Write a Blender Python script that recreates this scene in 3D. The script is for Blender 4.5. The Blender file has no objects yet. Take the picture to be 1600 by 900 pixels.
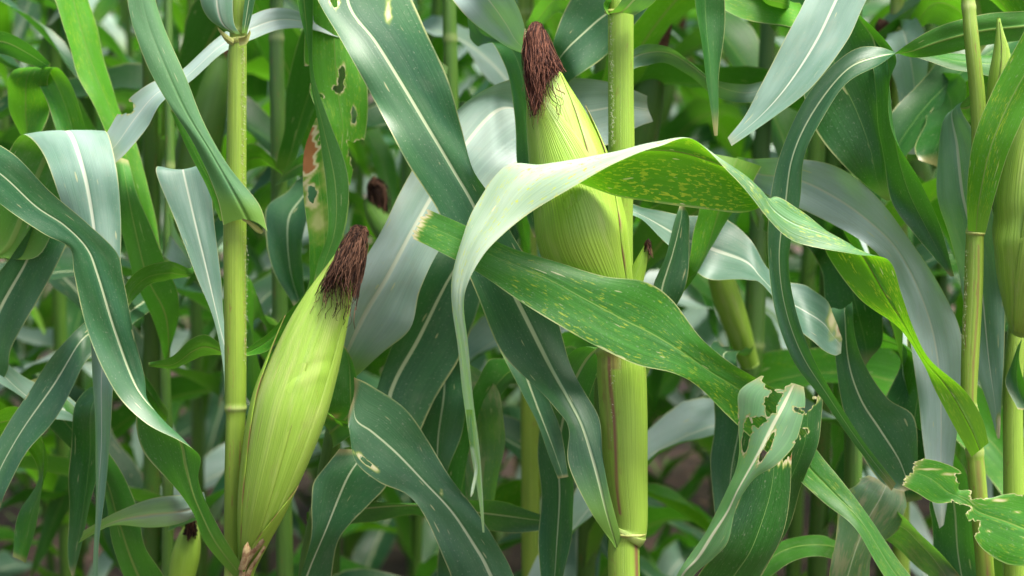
import bpy, math, random
import numpy as np
from mathutils import Vector
C = bpy.context.scene
R = math.radians

# ------------------------------------------------------------------ camera
PITCH = R(7.0); CAM_H = 1.18; D0 = 1.40; LENS = 63.0; SENS = 36.0
cam = bpy.data.cameras.new('camera'); camo = bpy.data.objects.new('camera', cam)
C.collection.objects.link(camo); C.camera = camo
cam.lens = LENS; cam.sensor_width = SENS; cam.clip_start = .02; cam.clip_end = 200
camo.location = (0, 0, CAM_H); camo.rotation_euler = (R(90) - PITCH, 0, 0)
cam.dof.use_dof = True; cam.dof.focus_distance = D0 - .02; cam.dof.aperture_fstop = 7.0
# ------------------------------------------------------------------ light
SUN_EL, SUN_AZ = R(66), R(118)            # azimuth from +Y (away from the camera) towards +X
sd = Vector((math.cos(SUN_EL)*math.sin(SUN_AZ), math.cos(SUN_EL)*math.cos(SUN_AZ), math.sin(SUN_EL)))
W = bpy.data.worlds.new('World'); C.world = W; W.use_nodes = True
nt = W.node_tree; bg = nt.nodes['Background']
sky = nt.nodes.new('ShaderNodeTexSky'); sky.sky_type = 'NISHITA'; sky.sun_disc = False
sky.sun_elevation = SUN_EL; sky.sun_rotation = SUN_AZ
sky.air_density = 1.0; sky.dust_density = 6.0; sky.ozone_density = .2
nt.links.new(sky.outputs[0], bg.inputs[0]); bg.inputs[1].default_value = .12
sl = bpy.data.lights.new('sun', 'SUN'); sl.energy = 3.5; sl.angle = R(24); sl.color = (1, .965, .90)
so = bpy.data.objects.new('sun', sl); C.collection.objects.link(so)
so.rotation_euler = sd.to_track_quat('Z', 'Y').to_euler(); so.location = (0, 0, 6)
C.view_settings.view_transform = 'Standard'; C.view_settings.look = 'None'
C.view_settings.exposure = 1.5; C.view_settings.gamma = 1
C.render.engine = 'CYCLES'
C.cycles.max_bounces = 8; C.cycles.transmission_bounces = 6; C.cycles.diffuse_bounces = 4

# ------------------------------------------------------------------ helpers
KPX = SENS/LENS/1600.0
cp, sp = math.cos(PITCH), math.sin(PITCH)
def world(P):
    """P: (...,3) of photo x, photo y, distance behind the sharp plane in cm -> metres"""
    P = np.asarray(P, float)
    dep = D0 + P[..., 2]/100
    x = (P[..., 0]-800)*KPX*dep
    yc = -(P[..., 1]-450)*KPX*dep
    return np.stack([x, dep*cp + yc*sp, CAM_H - dep*sp + yc*cp], -1)

def catmull(K, sub):
    K = np.asarray(K, float); n = len(K)
    Kp = np.vstack([2*K[0]-K[1], K, 2*K[-1]-K[-2]])
    out = []
    for i in range(n-1):
        p0, p1, p2, p3 = Kp[i], Kp[i+1], Kp[i+2], Kp[i+3]
        for k in range(sub):
            t = k/sub
            out.append(.5*((2*p1)+(-p0+p2)*t+(2*p0-5*p1+4*p2-p3)*t*t+(-p0+3*p1-3*p2+p3)*t**3))
    out.append(K[-1])
    return np.array(out)

def mesh_obj(name, verts, faces, mat, parent=None, uv=None, attrs=None, smooth=True):
    verts = np.asarray(verts, float).reshape(-1, 3)
    if parent is not None:
        o_ = parent
        while o_ is not None:
            verts = verts - np.array(o_.location); o_ = o_.parent
    me = bpy.data.meshes.new(name)
    me.from_pydata(verts.tolist(), [], [tuple(int(a) for a in f) for f in faces])
    if smooth:
        me.polygons.foreach_set('use_smooth', [True]*len(me.polygons))
    if uv is not None:
        l = me.uv_layers.new(name='UVMap')
        idx = np.empty(len(me.loops), int); me.loops.foreach_get('vertex_index', idx)
        l.data.foreach_set('uv', np.asarray(uv, float)[idx].ravel())
    for k, v in (attrs or {}).items():
        a = me.attributes.new(k, 'FLOAT', 'POINT'); a.data.foreach_set('value', np.asarray(v, float))
    me.materials.append(mat); me.update()
    o = bpy.data.objects.new(name, me); C.collection.objects.link(o)
    if parent is not None: o.parent = parent
    return o

def thing(name, loc, label, cat, group=None):
    o = bpy.data.objects.new(name, None); C.collection.objects.link(o)
    o.empty_display_size = .05; o.location = loc
    o['label'] = label; o['category'] = cat
    if group: o['group'] = group
    return o

# ------------------------------------------------------------------ materials
class NB:
    def __init__(s, name):
        s.m = bpy.data.materials.new(name); s.m.use_nodes = True
        s.t = s.m.node_tree; s.t.nodes.clear()
        s.out = s.t.nodes.new('ShaderNodeOutputMaterial')
    def n(s, typ, **kw):
        nd = s.t.nodes.new(typ)
        for k, v in kw.items():
            if hasattr(nd, k): setattr(nd, k, v)
        return nd
    def set(s, sock, v):
        if hasattr(v, 'node'): s.t.links.new(v, sock)
        else: sock.default_value = v
    def math(s, op, a, b=0.0, c=None, clamp=False):
        nd = s.n('ShaderNodeMath', operation=op); nd.use_clamp = clamp
        s.set(nd.inputs[0], a); s.set(nd.inputs[1], b)
        if c is not None: s.set(nd.inputs[2], c)
        return nd.outputs[0]
    def mix(s, f, a, b):
        nd = s.n('ShaderNodeMix', data_type='RGBA')
        s.set(nd.inputs['Factor'], f)
        s.set(nd.inputs[6], a if hasattr(a, 'node') else (*a, 1)); s.set(nd.inputs[7], b if hasattr(b, 'node') else (*b, 1))
        return nd.outputs[2]
    def ramp(s, v, lo, hi, a=0.0, b=1.0):
        nd = s.n('ShaderNodeMapRange'); nd.interpolation_type = 'SMOOTHSTEP'
        s.set(nd.inputs[0], v); nd.inputs[1].default_value = lo; nd.inputs[2].default_value = hi
        nd.inputs[3].default_value = a; nd.inputs[4].default_value = b
        return nd.outputs[0]
    def vec(s, x, y, z=0.0):
        nd = s.n('ShaderNodeCombineXYZ'); s.set(nd.inputs[0], x); s.set(nd.inputs[1], y); s.set(nd.inputs[2], z)
        return nd.outputs[0]
    def noise(s, v, scale=1.0, detail=2.0, rough=.5):
        nd = s.n('ShaderNodeTexNoise'); s.set(nd.inputs['Vector'], v)
        nd.inputs['Scale'].default_value = scale; nd.inputs['Detail'].default_value = detail
        nd.inputs['Roughness'].default_value = rough
        return nd.outputs['Fac']
    def uv(s):
        tc = s.n('ShaderNodeTexCoord'); sx = s.n('ShaderNodeSeparateXYZ'); s.t.links.new(tc.outputs['UV'], sx.inputs[0])
        return sx.outputs[0], sx.outputs[1]
    def attr(s, name):
        a = s.n('ShaderNodeAttribute'); a.attribute_name = name; return a.outputs['Fac']
    def rnd(s):
        return s.n('ShaderNodeObjectInfo').outputs['Random']

def leaf_mat(name, top=(.035, .105, .045), top2=(.05, .15, .04), under=(.06, .17, .04), rib=(.42, .50, .30),
             ribw=.022, spots=.0, patch=.0, trans=.32, tcol=(.16, .48, .02), rough=.42, sheen=.25, stripe=.35, urib=(.16, .28, .05), spec=.5, sheen_col=(.22, .32, .26), young=None, palefrom=None, dust=.22, tip=.55):
    b = NB(name); u, v = b.uv(); rnd = b.rnd(); t = b.attr('t'); dmg = b.attr('dmg')
    seed = b.math('MULTIPLY', rnd, 37.0)
    um = b.math('MULTIPLY', u, .075)
    low = b.noise(b.vec(b.math('MULTIPLY', um, 30), b.math('MULTIPLY', v, 9), seed), 1, 3)
    streak = b.noise(b.vec(b.math('MULTIPLY', um, 900), b.math('MULTIPLY', v, 6), seed), 1, 2, .6)
    c = b.mix(b.ramp(low, .35, .65), top, top2)
    # sky sheen painted into the colour: pale greyish, uneven, upper side only
    bl = b.noise(b.vec(b.math('MULTIPLY', um, 16), b.math('MULTIPLY', v, 5), b.math('ADD', seed, 9.0)), 1, 4, .6)
    c = b.mix(b.math('MULTIPLY', b.ramp(bl, .35, .75), sheen), c, sheen_col)
    if young: c = b.mix(b.ramp(t, palefrom[0], palefrom[1]), b.mix(b.ramp(low, .35, .65), young, tuple(x*1.4 for x in young)), c)  # base end keeps plain green; the painted sky sheen sets in further along
    back = b.n('ShaderNodeNewGeometry').outputs['Backfacing']
    uc = b.mix(b.ramp(low, .3, .7), under, tuple(x*1.3 for x in under))
    c = b.mix(back, c, uc)
    st = b.ramp(streak, .35, .68)
    c = b.mix(b.math('MULTIPLY', st, stripe), c, b.mix(back, tuple(min(1, x*1.9+.02) for x in top2), tuple(x*1.75 for x in under)))
    # dust and tiny pale specks
    sk = b.noise(b.vec(b.math('MULTIPLY', um, 650), b.math('MULTIPLY', v, 420), b.math('ADD', seed, 31.)), 1, 2, .6)
    c = b.mix(b.math('MULTIPLY', b.ramp(sk, .60, .74), .35), c, (.30, .34, .22))
    du_ = b.noise(b.vec(b.math('MULTIPLY', um, 55), b.math('MULTIPLY', v, 40), b.math('ADD', seed, 41.)), 1, 5, .7)
    c = b.mix(b.math('MULTIPLY', b.ramp(du_, .48, .72), dust), c, (.24, .24, .17))
    # midrib
    du = b.math('ABSOLUTE', b.math('SUBTRACT', u, .5))
    w = b.math('MULTIPLY_ADD', t, -ribw*.8, ribw)
    rm = b.math('SUBTRACT', 1.0, b.ramp(b.math('DIVIDE', du, w), .75, 1.25), clamp=True)
    ribc = b.mix(back, rib, urib)
    # flecks (feeding marks) run along the veins
    if spots > 0:
        f1 = b.noise(b.vec(b.math('MULTIPLY', um, 620), b.math('MULTIPLY', v, 150), seed), 1, 2, .6)
        f2 = b.noise(b.vec(b.math('MULTIPLY', um, 60), b.math('MULTIPLY', v, 22), b.math('ADD', seed, 5.)), 1, 2)
        f1 = b.math('ADD', f1, b.math('MULTIPLY', back, .04))
        fm = b.math('MULTIPLY', b.ramp(f1, .62-.03*spots, .65-.02*spots), b.ramp(f2, .40, .56), clamp=True)
        f3 = b.noise(b.vec(b.math('MULTIPLY', um, 260), b.math('MULTIPLY', v, 50), b.math('ADD', seed, 15.)), 1, 1, .6)
        fm3 = b.ramp(f3, .735-.02*spots, .76-.02*spots)
        c = b.mix(b.math('MULTIPLY', fm, min(1, .85*spots)), c, (.42, .47, .03))
        c = b.mix(b.math('MULTIPLY', fm3, min(1, .9*spots)), c, (.62, .58, .32))
    else:
        f3 = b.noise(b.vec(b.math('MULTIPLY', um, 200), b.math('MULTIPLY', v, 40), b.math('ADD', seed, 15.)), 1, 1, .6)
        fm3 = b.ramp(f3, .735, .77)
        c = b.mix(b.math('MULTIPLY', fm3, .6), c, (.45, .44, .22))
    if patch > 0:
        p = b.noise(b.vec(b.math('MULTIPLY', um, 90), b.math('MULTIPLY', v, 24), b.math('ADD', seed, 25.)), 1, 4, .65)
        c = b.mix(b.math('MULTIPLY', b.ramp(p, .50, .62), patch), c, (.30, .25, .17))
    c = b.mix(rm, c, ribc)
    # yellowish base next to the collar
    c = b.mix(b.ramp(t, .02, .13, .75, 0.), c, (.13, .25, .03))
    # leaf margin: thin pale to yellow line
    em = b.ramp(du, .478, .497)
    en = b.noise(b.vec(0.0, b.math('MULTIPLY', v, 30), seed), 1, 2)
    c = b.mix(b.math('MULTIPLY', em, b.ramp(en, .3, .6, .2, .8)), c, (.36, .38, .16))
    tipm = b.math('MULTIPLY', b.ramp(t, .965, 1.0), tip)
    c = b.mix(tipm, c, (.36, .28, .12))
    c = b.mix(b.ramp(dmg, .05, .4), c, b.mix(b.ramp(dmg, .62, .95), b.mix(b.ramp(dmg, .2, .6), (.20, .28, .05), (.50, .47, .28)), (.27, .10, .035)))
    hgt = b.math('ADD', b.math('MULTIPLY', streak, .7), b.math('MULTIPLY', low, .6))
    bump = b.n('ShaderNodeBump'); bump.inputs['Strength'].default_value = .30; bump.inputs['Distance'].default_value = .0007
    b.set(bump.inputs['Height'], hgt)
    pr = b.n('ShaderNodeBsdfPrincipled'); b.set(pr.inputs['Base Color'], c)
    b.set(pr.inputs['Roughness'], b.math('ADD', b.math('MULTIPLY', bl, .14), b.mix_f(back, rough-.05, rough+.12)) if hasattr(b, 'mix_f') else b.math('ADD', b.math('MULTIPLY', back, .15), b.math('MULTIPLY_ADD', bl, .16, rough-.08)))
    pr.inputs['Specular IOR Level'].default_value = spec
    b.set(pr.inputs['Normal'], bump.outputs[0])
    tr = b.n('ShaderNodeBsdfTranslucent')
    tc = b.mix(b.math('MULTIPLY', st, .4), tcol, tuple(min(1, x*1.35+.03) for x in tcol))
    tc = b.mix(b.ramp(dmg, .05, .6), tc, (.35, .22, .06))
    tc = b.mix(b.math('MULTIPLY', rm, .8), tc, (.22, .26, .07))
    b.set(tr.inputs['Color'], tc)
    ms = b.n('ShaderNodeMixShader'); ms.inputs[0].default_value = trans
    b.t.links.new(pr.outputs[0], ms.inputs[1]); b.t.links.new(tr.outputs[0], ms.inputs[2])
    b.t.links.new(ms.outputs[0], b.out.inputs[0])
    return b.m

M = {}
M['blue'] = leaf_mat('leaf_bluish_green', top=(.013, .066, .027), top2=(.018, .088, .023), under=(.030, .13, .010), sheen=.20, ribw=.044, rib=(.34, .42, .24), trans=.15, spec=.42, rough=.44, dust=.10, sheen_col=(.17, .26, .18), tcol=(.10, .42, .01), stripe=.14)
M['dark'] = leaf_mat('leaf_deep_green', dust=.06, top=(.008, .055, .008), top2=(.012, .075, .008), under=(.016, .09, .006), sheen=.06, ribw=.018, trans=.18, spec=.4, rough=.38, tcol=(.10, .42, .008), rib=(.12, .24, .06), stripe=.2)
M['spot'] = leaf_mat('leaf_flecked_green', dust=.06, tip=0., top=(.012, .085, .005), top2=(.022, .12, .006), under=(.038, .15, .003), sheen=.03, spots=.5, trans=.25, rib=(.12, .25, .04), ribw=.022, spec=.32, rough=.42, tcol=(.16, .50, .006))
M['arch'] = leaf_mat('leaf_flecked_pale', tip=.2, top=(.21, .31, .20), top2=(.24, .34, .22), under=(.036, .165, .003), sheen=.8, spots=1.1, trans=.27, rib=(.33, .44, .28), ribw=.012, urib=(.09, .11, .02), rough=.46, spec=.35, sheen_col=(.50, .56, .47), stripe=.2, tcol=(.20, .55, .006), young=(.022, .10, .022), palefrom=(.40, .46), dust=.05)
M['pale'] = leaf_mat('leaf_pale_sheen', top=(.055, .135, .09), top2=(.07, .16, .10), under=(.030, .14, .006), sheen=.9, rough=.46, spec=.45, tip=.25, sheen_col=(.24, .34, .29), ribw=.042, rib=(.42, .48, .36), stripe=.15, trans=.16)  # whitish gloss of the sky mixed into the base colour
M['pale_lifted'] = leaf_mat('leaf_pale_sheen_lifted', top=(.15, .24, .20), top2=(.18, .27, .21), under=(.030, .14, .006), sheen=.9, rough=.46, spec=.45, tip=.25, sheen_col=(.36, .44, .43), ribw=.042, rib=(.42, .48, .36), stripe=.15, trans=.16)  # lighter copy of the painted sheen, for leaves shaded by others
M['patch'] = leaf_mat('leaf_worn_pale', top=(.04, .11, .05), top2=(.06, .13, .05), under=(.05, .14, .02), sheen=.5, patch=.65, spots=.4, sheen_col=(.22, .28, .20), spec=.5)
M['bright'] = leaf_mat('leaf_bright_green', dust=.06, top=(.020, .12, .006), top2=(.035, .16, .006), under=(.04, .165, .005), sheen=.02, trans=.30, spots=.3, rib=(.14, .26, .04), urib=(.10, .22, .02), tcol=(.13, .42, .006), stripe=.25, spec=.3)
M['torn'] = leaf_mat('leaf_torn_pale', top=(.07, .20, .07), top2=(.09, .23, .08), under=(.05, .17, .02), sheen=.5, spots=.3, rib=(.56, .60, .38), ribw=.10, sheen_col=(.30, .42, .31), spec=.6)

M['matte'] = leaf_mat('leaf_smooth_grey_green', top=(.045, .125, .05), top2=(.055, .15, .05), under=(.03, .13, .010), sheen=.25, ribw=.012, rib=(.10, .2, .07), trans=.2, spec=.3, rough=.5, dust=.06, sheen_col=(.12, .22, .14), stripe=.1, tcol=(.14, .46, .01))

def stalk_mat(name, c1, c2, brown=.4, ribs=0.):
    b = NB(name); u, v = b.uv(); rnd = b.math('MULTIPLY', b.rnd(), 21.)
    tc = b.n('ShaderNodeTexCoord').outputs['Object']
    st = b.noise(b.vec(b.math('MULTIPLY', u, 130), b.math('MULTIPLY', v, 5), rnd), 1, 2, .5)
    lo = b.noise(b.vec(b.math('MULTIPLY', u, 5), b.math('MULTIPLY', v, 9), rnd), 1, 3, .6)
    c = b.mix(b.ramp(lo, .3, .7), c1, c2)
    c = b.mix(b.math('MULTIPLY', b.ramp(st, .35, .75), .35), c, tuple(min(1, x*1.3+.015) for x in c2))
    sp_ = b.noise(b.vec(b.math('MULTIPLY', u, 16), b.math('MULTIPLY', v, 55), b.math('ADD', rnd, 4.)), 1, 3, .7)
    pm = b.noise(b.vec(b.math('MULTIPLY', u, 4), b.math('MULTIPLY', v, 7), b.math('ADD', rnd, 8.)), 1, 2)
    c = b.mix(b.math('MULTIPLY', b.math('MULTIPLY', b.ramp(sp_, .56, .68), b.ramp(pm, .45, .6)), brown), c, (.17, .10, .035))
    dmg = b.attr('dmg')
    c = b.mix(b.ramp(dmg, .1, .9), c, (.17, .075, .04))
    nodec = b.attr('node')
    c = b.mix(b.math('MULTIPLY', nodec, .4), c, (.42, .46, .20))
    hh = b.math('ADD', st, b.math('MULTIPLY', sp_, .4))
    if ribs:
        wv = b.math('SINE', b.math('ADD', b.math('MULTIPLY', u, 6.2832*74), b.math('MULTIPLY', b.math('ADD', lo, b.noise(b.vec(b.math('MULTIPLY', u, 30), b.math('MULTIPLY', v, 3), rnd), 1, 2)), 10.)))
        hh = b.math('ADD', hh, b.math('MULTIPLY', wv, ribs))
        c = b.mix(b.math('MULTIPLY', b.ramp(wv, .2, 1.0), .10), c, tuple(x*.75 for x in c1))
        bl_ = b.noise(b.vec(b.math('MULTIPLY', u, 9), b.math('MULTIPLY', v, 14), b.math('ADD', rnd, 3.)), 1, 4, .6)
        c = b.mix(b.math('MULTIPLY', b.ramp(bl_, .5, .7), .35), c, (.40, .44, .16))
    bump = b.n('ShaderNodeBump'); bump.inputs['Strength'].default_value = .45; bump.inputs['Distance'].default_value = .0012
    b.set(bump.inputs['Height'], hh)
    pr = b.n('ShaderNodeBsdfPrincipled'); b.set(pr.inputs['Base Color'], c); pr.inputs['Roughness'].default_value = .45
    pr.inputs['Specular IOR Level'].default_value = .4
    pr.inputs['Subsurface Weight'].default_value = .12; pr.inputs['Subsurface Radius'].default_value = (.004, .006, .001)
    pr.inputs['Subsurface Scale'].default_value = 1.0
    b.set(pr.inputs['Normal'], bump.outputs[0]); b.t.links.new(pr.outputs[0], b.out.inputs[0])
    return b.m
M['stalk'] = stalk_mat('stalk_green', (.15, .26, .025), (.20, .32, .035))
M['stalky'] = stalk_mat('stalk_yellow_green', (.12, .21, .018), (.17, .26, .024), .8)
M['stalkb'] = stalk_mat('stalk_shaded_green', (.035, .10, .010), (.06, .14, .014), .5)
M['husk'] = stalk_mat('husk_yellow_green', (.165, .295, .022), (.215, .355, .034), .12, .13)
M['husk2'] = stalk_mat('husk_lime_green', (.185, .325, .032), (.24, .39, .05), .12, .10)
M['node'] = stalk_mat('collar_yellow', (.26, .32, .07), (.34, .36, .10), .5)

def simple(name, c1, c2, scale=60, rough=.7, spec=.3, trans=0):
    b = NB(name); tc = b.n('ShaderNodeTexCoord').outputs['Object']
    f = b.noise(tc, scale, 4, .6)
    if name.startswith('silk'): f = b.math('ADD', b.math('MULTIPLY', f, .55), b.math('MULTIPLY', b.n('ShaderNodeNewGeometry').outputs['Random Per Island'], .46))
    pr = b.n('ShaderNodeBsdfPrincipled'); b.set(pr.inputs['Base Color'], b.mix(b.ramp(f, .35, .65), c1, c2))
    pr.inputs['Roughness'].default_value = rough; pr.inputs['Specular IOR Level'].default_value = spec
    b.t.links.new(pr.outputs[0], b.out.inputs[0]); return b.m
M['silk'] = simple('silk_dark_red_brown', (.022, .008, .006), (.125, .050, .030), 330, .7, .15)
M['silkb'] = simple('silk_shrivelled_brown', (.014, .007, .005), (.10, .050, .030), 330, .75, .12)
M['hair'] = simple('sheath_hairs', (.36, .38, .24), (.5, .5, .36), 200, .8)
M['drybit'] = simple('dry_shank_husk', (.16, .085, .04), (.34, .27, .13), 220, .85)
M['litter'] = simple('dry_litter', (.10, .06, .035), (.22, .16, .10), 12, .85)
M['weed'] = simple('weed_green', (.05, .14, .02), (.10, .2, .04), 8, .7)

# ------------------------------------------------------------------ leaf from traced stations
rng = random.Random(5)
def leaf(plant, mat, st, W=7.0, s=1, cup=.16, ruf=.25, holes=(), brown=(), nu=22, sub=8, bites=0, name='leaf', ddk=.6, label=None, ragend=0, crease=0.):
    """st rows: Lx,Ly,Rx,Ry,d[,dd|None[,Mx,My]] ; camera sees the upper side where L is left of travel"""
    L = []; Rr = []; Mm = []; hasM = []
    n = len(st)
    for i, r in enumerate(st):
        lx, ly, rx, ry, d = r[:5]
        dd = r[5] if len(r) > 5 else None
        if dd is None:
            tt = i/(n-1)
            w = W*min(1, .45+2.2*tt)*min(1, max(.05, (1-tt)*2.6))
            pj = math.hypot(rx-lx, ry-ly)*KPX*(D0+d/100)*100
            dd = s*ddk*math.sqrt(max(0, w*w-pj*pj))
        L.append((lx, ly, d-dd/2)); Rr.append((rx, ry, d+dd/2))
        if len(r) > 6: Mm.append((r[6], r[7], d+(r[8] if len(r) > 8 else 0))); hasM.append(1.)
        else: Mm.append(((lx+rx)/2, (ly+ry)/2, d)); hasM.append(0.)
    Ls, Rs, Ms = catmull(L, sub), catmull(Rr, sub), catmull(Mm, sub)
    lw, rw, mw = world(Ls), world(Rs), world(Ms)
    N = len(lw)
    tan = np.gradient(mw, axis=0); tan /= np.linalg.norm(tan, axis=1)[:, None]+1e-9
    ac = rw-lw; wid = np.linalg.norm(ac, axis=1)[:, None]
    nn = np.cross(ac, tan); nn /= np.linalg.norm(nn, axis=1)[:, None]+1e-9
    # keep normals continuous and smooth
    for i in range(1, N):
        if np.dot(nn[i], nn[i-1]) < -.2: nn[i] = nn[i-1]
    nn = np.array([nn[max(0, i-2):i+3].mean(0) for i in range(N)])
    mw = mw - nn*cup*wid*.5
    seg = np.r_[0, np.cumsum(np.linalg.norm(np.diff(mw, axis=0), axis=1))]
    tpar = seg/seg[-1]
    us = np.linspace(0, 1, nu+1)
    V = np.zeros((N, nu+1, 3)); PX = np.zeros((N, nu+1, 2))
    cw = 2*mw-.5*(lw+rw); cpx = 2*Ms-.5*(Ls+Rs)
    ph = [rng.uniform(0, 6.28) for _ in range(6)]
    lam = [rng.uniform(.05, .08), rng.uniform(.10, .17)]
    for j, u in enumerate(us):
        V[:, j] = (1-u)**2*lw+2*u*(1-u)*cw+u*u*rw
        if crease:
            f = 2*u if u < .5 else 2-2*u
            V[:, j] = V[:, j]*(1-crease)+crease*((lw if u < .5 else rw)*(1-f)+mw*f)
        PX[:, j] = ((1-u)**2*Ls+2*u*(1-u)*cpx+u*u*Rs)[:, :2]
        e = (2*abs(u-.5))**1.6
        sd_ = 0 if u < .5 else 2
        amp = ruf/100*e*np.clip(wid[:, 0]/.05, .2, 1.2)*np.clip(tpar*5, 0, 1)
        wav = np.sin(seg/lam[1]*6.28+ph[sd_])+.45*np.sin(seg/lam[0]*6.28+ph[sd_+1])
        V[:, j] += nn*(amp*wav)[:, None]
        V[:, j] += nn*((.0009*np.sin(seg/.021+9*u+ph[4])*np.sin(seg/.055+ph[5])*(.3+e))*np.clip(wid[:, 0]/.03, 0, 1)*np.clip(tpar*6, 0, 1))[:, None]
        rib = math.exp(-((u-.5)/.035)**2)
        V[:, j] -= nn*(rib*.0014*(1-tpar))[:, None]*np.clip(wid/.03, 0, 1)
    idx = np.arange(N*(nu+1)).reshape(N, nu+1)
    dm = np.zeros((N, nu+1)); FD = np.full((N, nu+1), 9.)
    II, JJ = np.meshgrid(np.arange(N), np.arange(nu+1), indexing='ij')
    wob = .5+.5*np.sin(II*.9+ph[0])*np.sin(JJ*1.1+ph[1])
    for h in holes:
        hx, hy, a, b_ = h[:4]
        ang = h[4] if len(h) > 4 else 0
        dx, dy = PX[..., 0]-hx, PX[..., 1]-hy
        ca, sa = math.cos(R(ang)), math.sin(R(ang))
        X, Y = dx*ca+dy*sa, -dx*sa+dy*ca
        th = np.arctan2(Y, X)
        q = np.hypot(X/a, Y/b_)*(1+.16*np.sin(3*th+hx)+.10*np.sin(7*th+hy)+.07*np.sin(12*th))
        FD = np.minimum(FD, q-1)
        band = (1.0+2.8*wob)/min(a, b_)
        dm = np.maximum(dm, np.clip((1+band-q)/band, 0, 1)*(.42+.25*wob))
    for h in brown:
        hx, hy, a, b_ = h[:4]
        q = np.hypot((PX[..., 0]-hx)/a, (PX[..., 1]-hy)/b_)
        q = q*(1+.2*np.sin(PX[..., 1]*.21)+.12*np.sin(PX[..., 0]*.37+PX[..., 1]*.5))
        dm = np.maximum(dm, np.clip(np.clip(1.25-q, 0, 1)*(h[4] if len(h) > 4 else 1), 0, 1))
    for _ in range(bites):
        side = rng.choice([0, nu]); ci = rng.uniform(.15, .95)*N; ra = rng.uniform(1.2, 3.6); rb = rng.uniform(.8, 2.2)
        q = np.hypot((II-ci)/ra, (JJ-side)/rb)
        FD = np.minimum(FD, q-1); dm = np.maximum(dm, np.clip(1.5-q, 0, 1)*.6)
    if ragend:
        k = ragend*(.55+.45*np.sin(JJ*.83+ph[4])*np.sin(JJ*.37+ph[5])+.25*np.sin(JJ*1.9+ph[3]))
        q = (N-1-II-k)/3.0
        FD = np.minimum(FD, q); dm = np.maximum(dm, np.clip(1-q/ .8, 0, 1)*(.5+.35*wob))
    fc = (FD[:-1, :-1]+FD[1:, 1:]+FD[1:, :-1]+FD[:-1, 1:])/4
    kill = fc < 0
    if kill.any():                       # slide the rim vertices onto the tear line so that it is not stepped
        pad = np.pad(kill, 1, mode='edge')
        k4 = pad[:-1, :-1].astype(int)+pad[1:, 1:]+pad[1:, :-1]+pad[:-1, 1:]
        rim = (k4 > 0) & (k4 < 4)
        gi, gj = np.gradient(FD); g2 = gi*gi+gj*gj+1e-6
        Di = np.clip(-FD*gi/g2, -.75, .75)*rim; Dj = np.clip(-FD*gj/g2, -.75, .75)*rim
        dVi, dVj = np.gradient(V, axis=0), np.gradient(V, axis=1)
        V = V+dVi*Di[..., None]+dVj*Dj[..., None]
    a_, b_, c_, d_ = idx[:-1, :-1], idx[:-1, 1:], idx[1:, 1:], idx[1:, :-1]
    F = np.stack([a_, b_, c_, d_], -1)[~kill]
    uv = np.stack([np.broadcast_to(us, (N, nu+1)), np.broadcast_to(seg[:, None], (N, nu+1))], -1).reshape(-1, 2)
    tt = np.repeat(tpar, nu+1)
    o = mesh_obj(name, V.reshape(-1, 3), F, M[mat], plant, uv, {'t': tt, 'dmg': dm.ravel()})
    if label: o['label'] = label
    return o

# ------------------------------------------------------------------ tubes, stalks, ears
def frames(P):
    T = np.gradient(P, axis=0); T /= np.linalg.norm(T, axis=1)[:, None]+1e-9
    view = P-np.array(camo.location); view /= np.linalg.norm(view, axis=1)[:, None]
    X = np.cross(T, view); X /= np.linalg.norm(X, axis=1)[:, None]+1e-9    # sideways
    Y = np.cross(X, T)                                                    # away from / to the lens
    for i in range(len(P)):
        if np.dot(Y[i], view[i]) > 0: Y[i] = -Y[i]
        if X[i][0] < 0: X[i] = -X[i]
    return T, X, Y                                                        # Y points towards the camera, X to the right

def tube_mesh(P, r, ns=24, flat=1.0, prof=None):
    """P world pts, r radii in metres"""
    T, X, Y = frames(P); n = len(P)
    th = np.linspace(0, 2*math.pi, ns, endpoint=False)      # 0 = towards camera, +90 = right
    V = np.zeros((n, ns, 3))
    for k, a in enumerate(th):
        f = np.ones(n) if prof is None else prof(np.linspace(0, 1, n), a)
        V[:, k] = P+(np.sin(a)*X+np.cos(a)*Y*flat)*(np.asarray(r)*f)[:, None]
    F = []
    for i in range(n-1):
        for k in range(ns):
            k2 = (k+1) % ns
            F.append((i*ns+k, i*ns+k2, (i+1)*ns+k2, (i+1)*ns+k))
    F.append(tuple(range(ns))); F.append(tuple(range((n-1)*ns, n*ns))[::-1])
    seg = np.r_[0, np.cumsum(np.linalg.norm(np.diff(P, axis=0), axis=1))]
    uv = np.stack([np.broadcast_to(th/6.2832, (n, ns)), np.broadcast_to(seg[:, None], (n, ns))], -1).reshape(-1, 2)
    return V, F, uv

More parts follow.
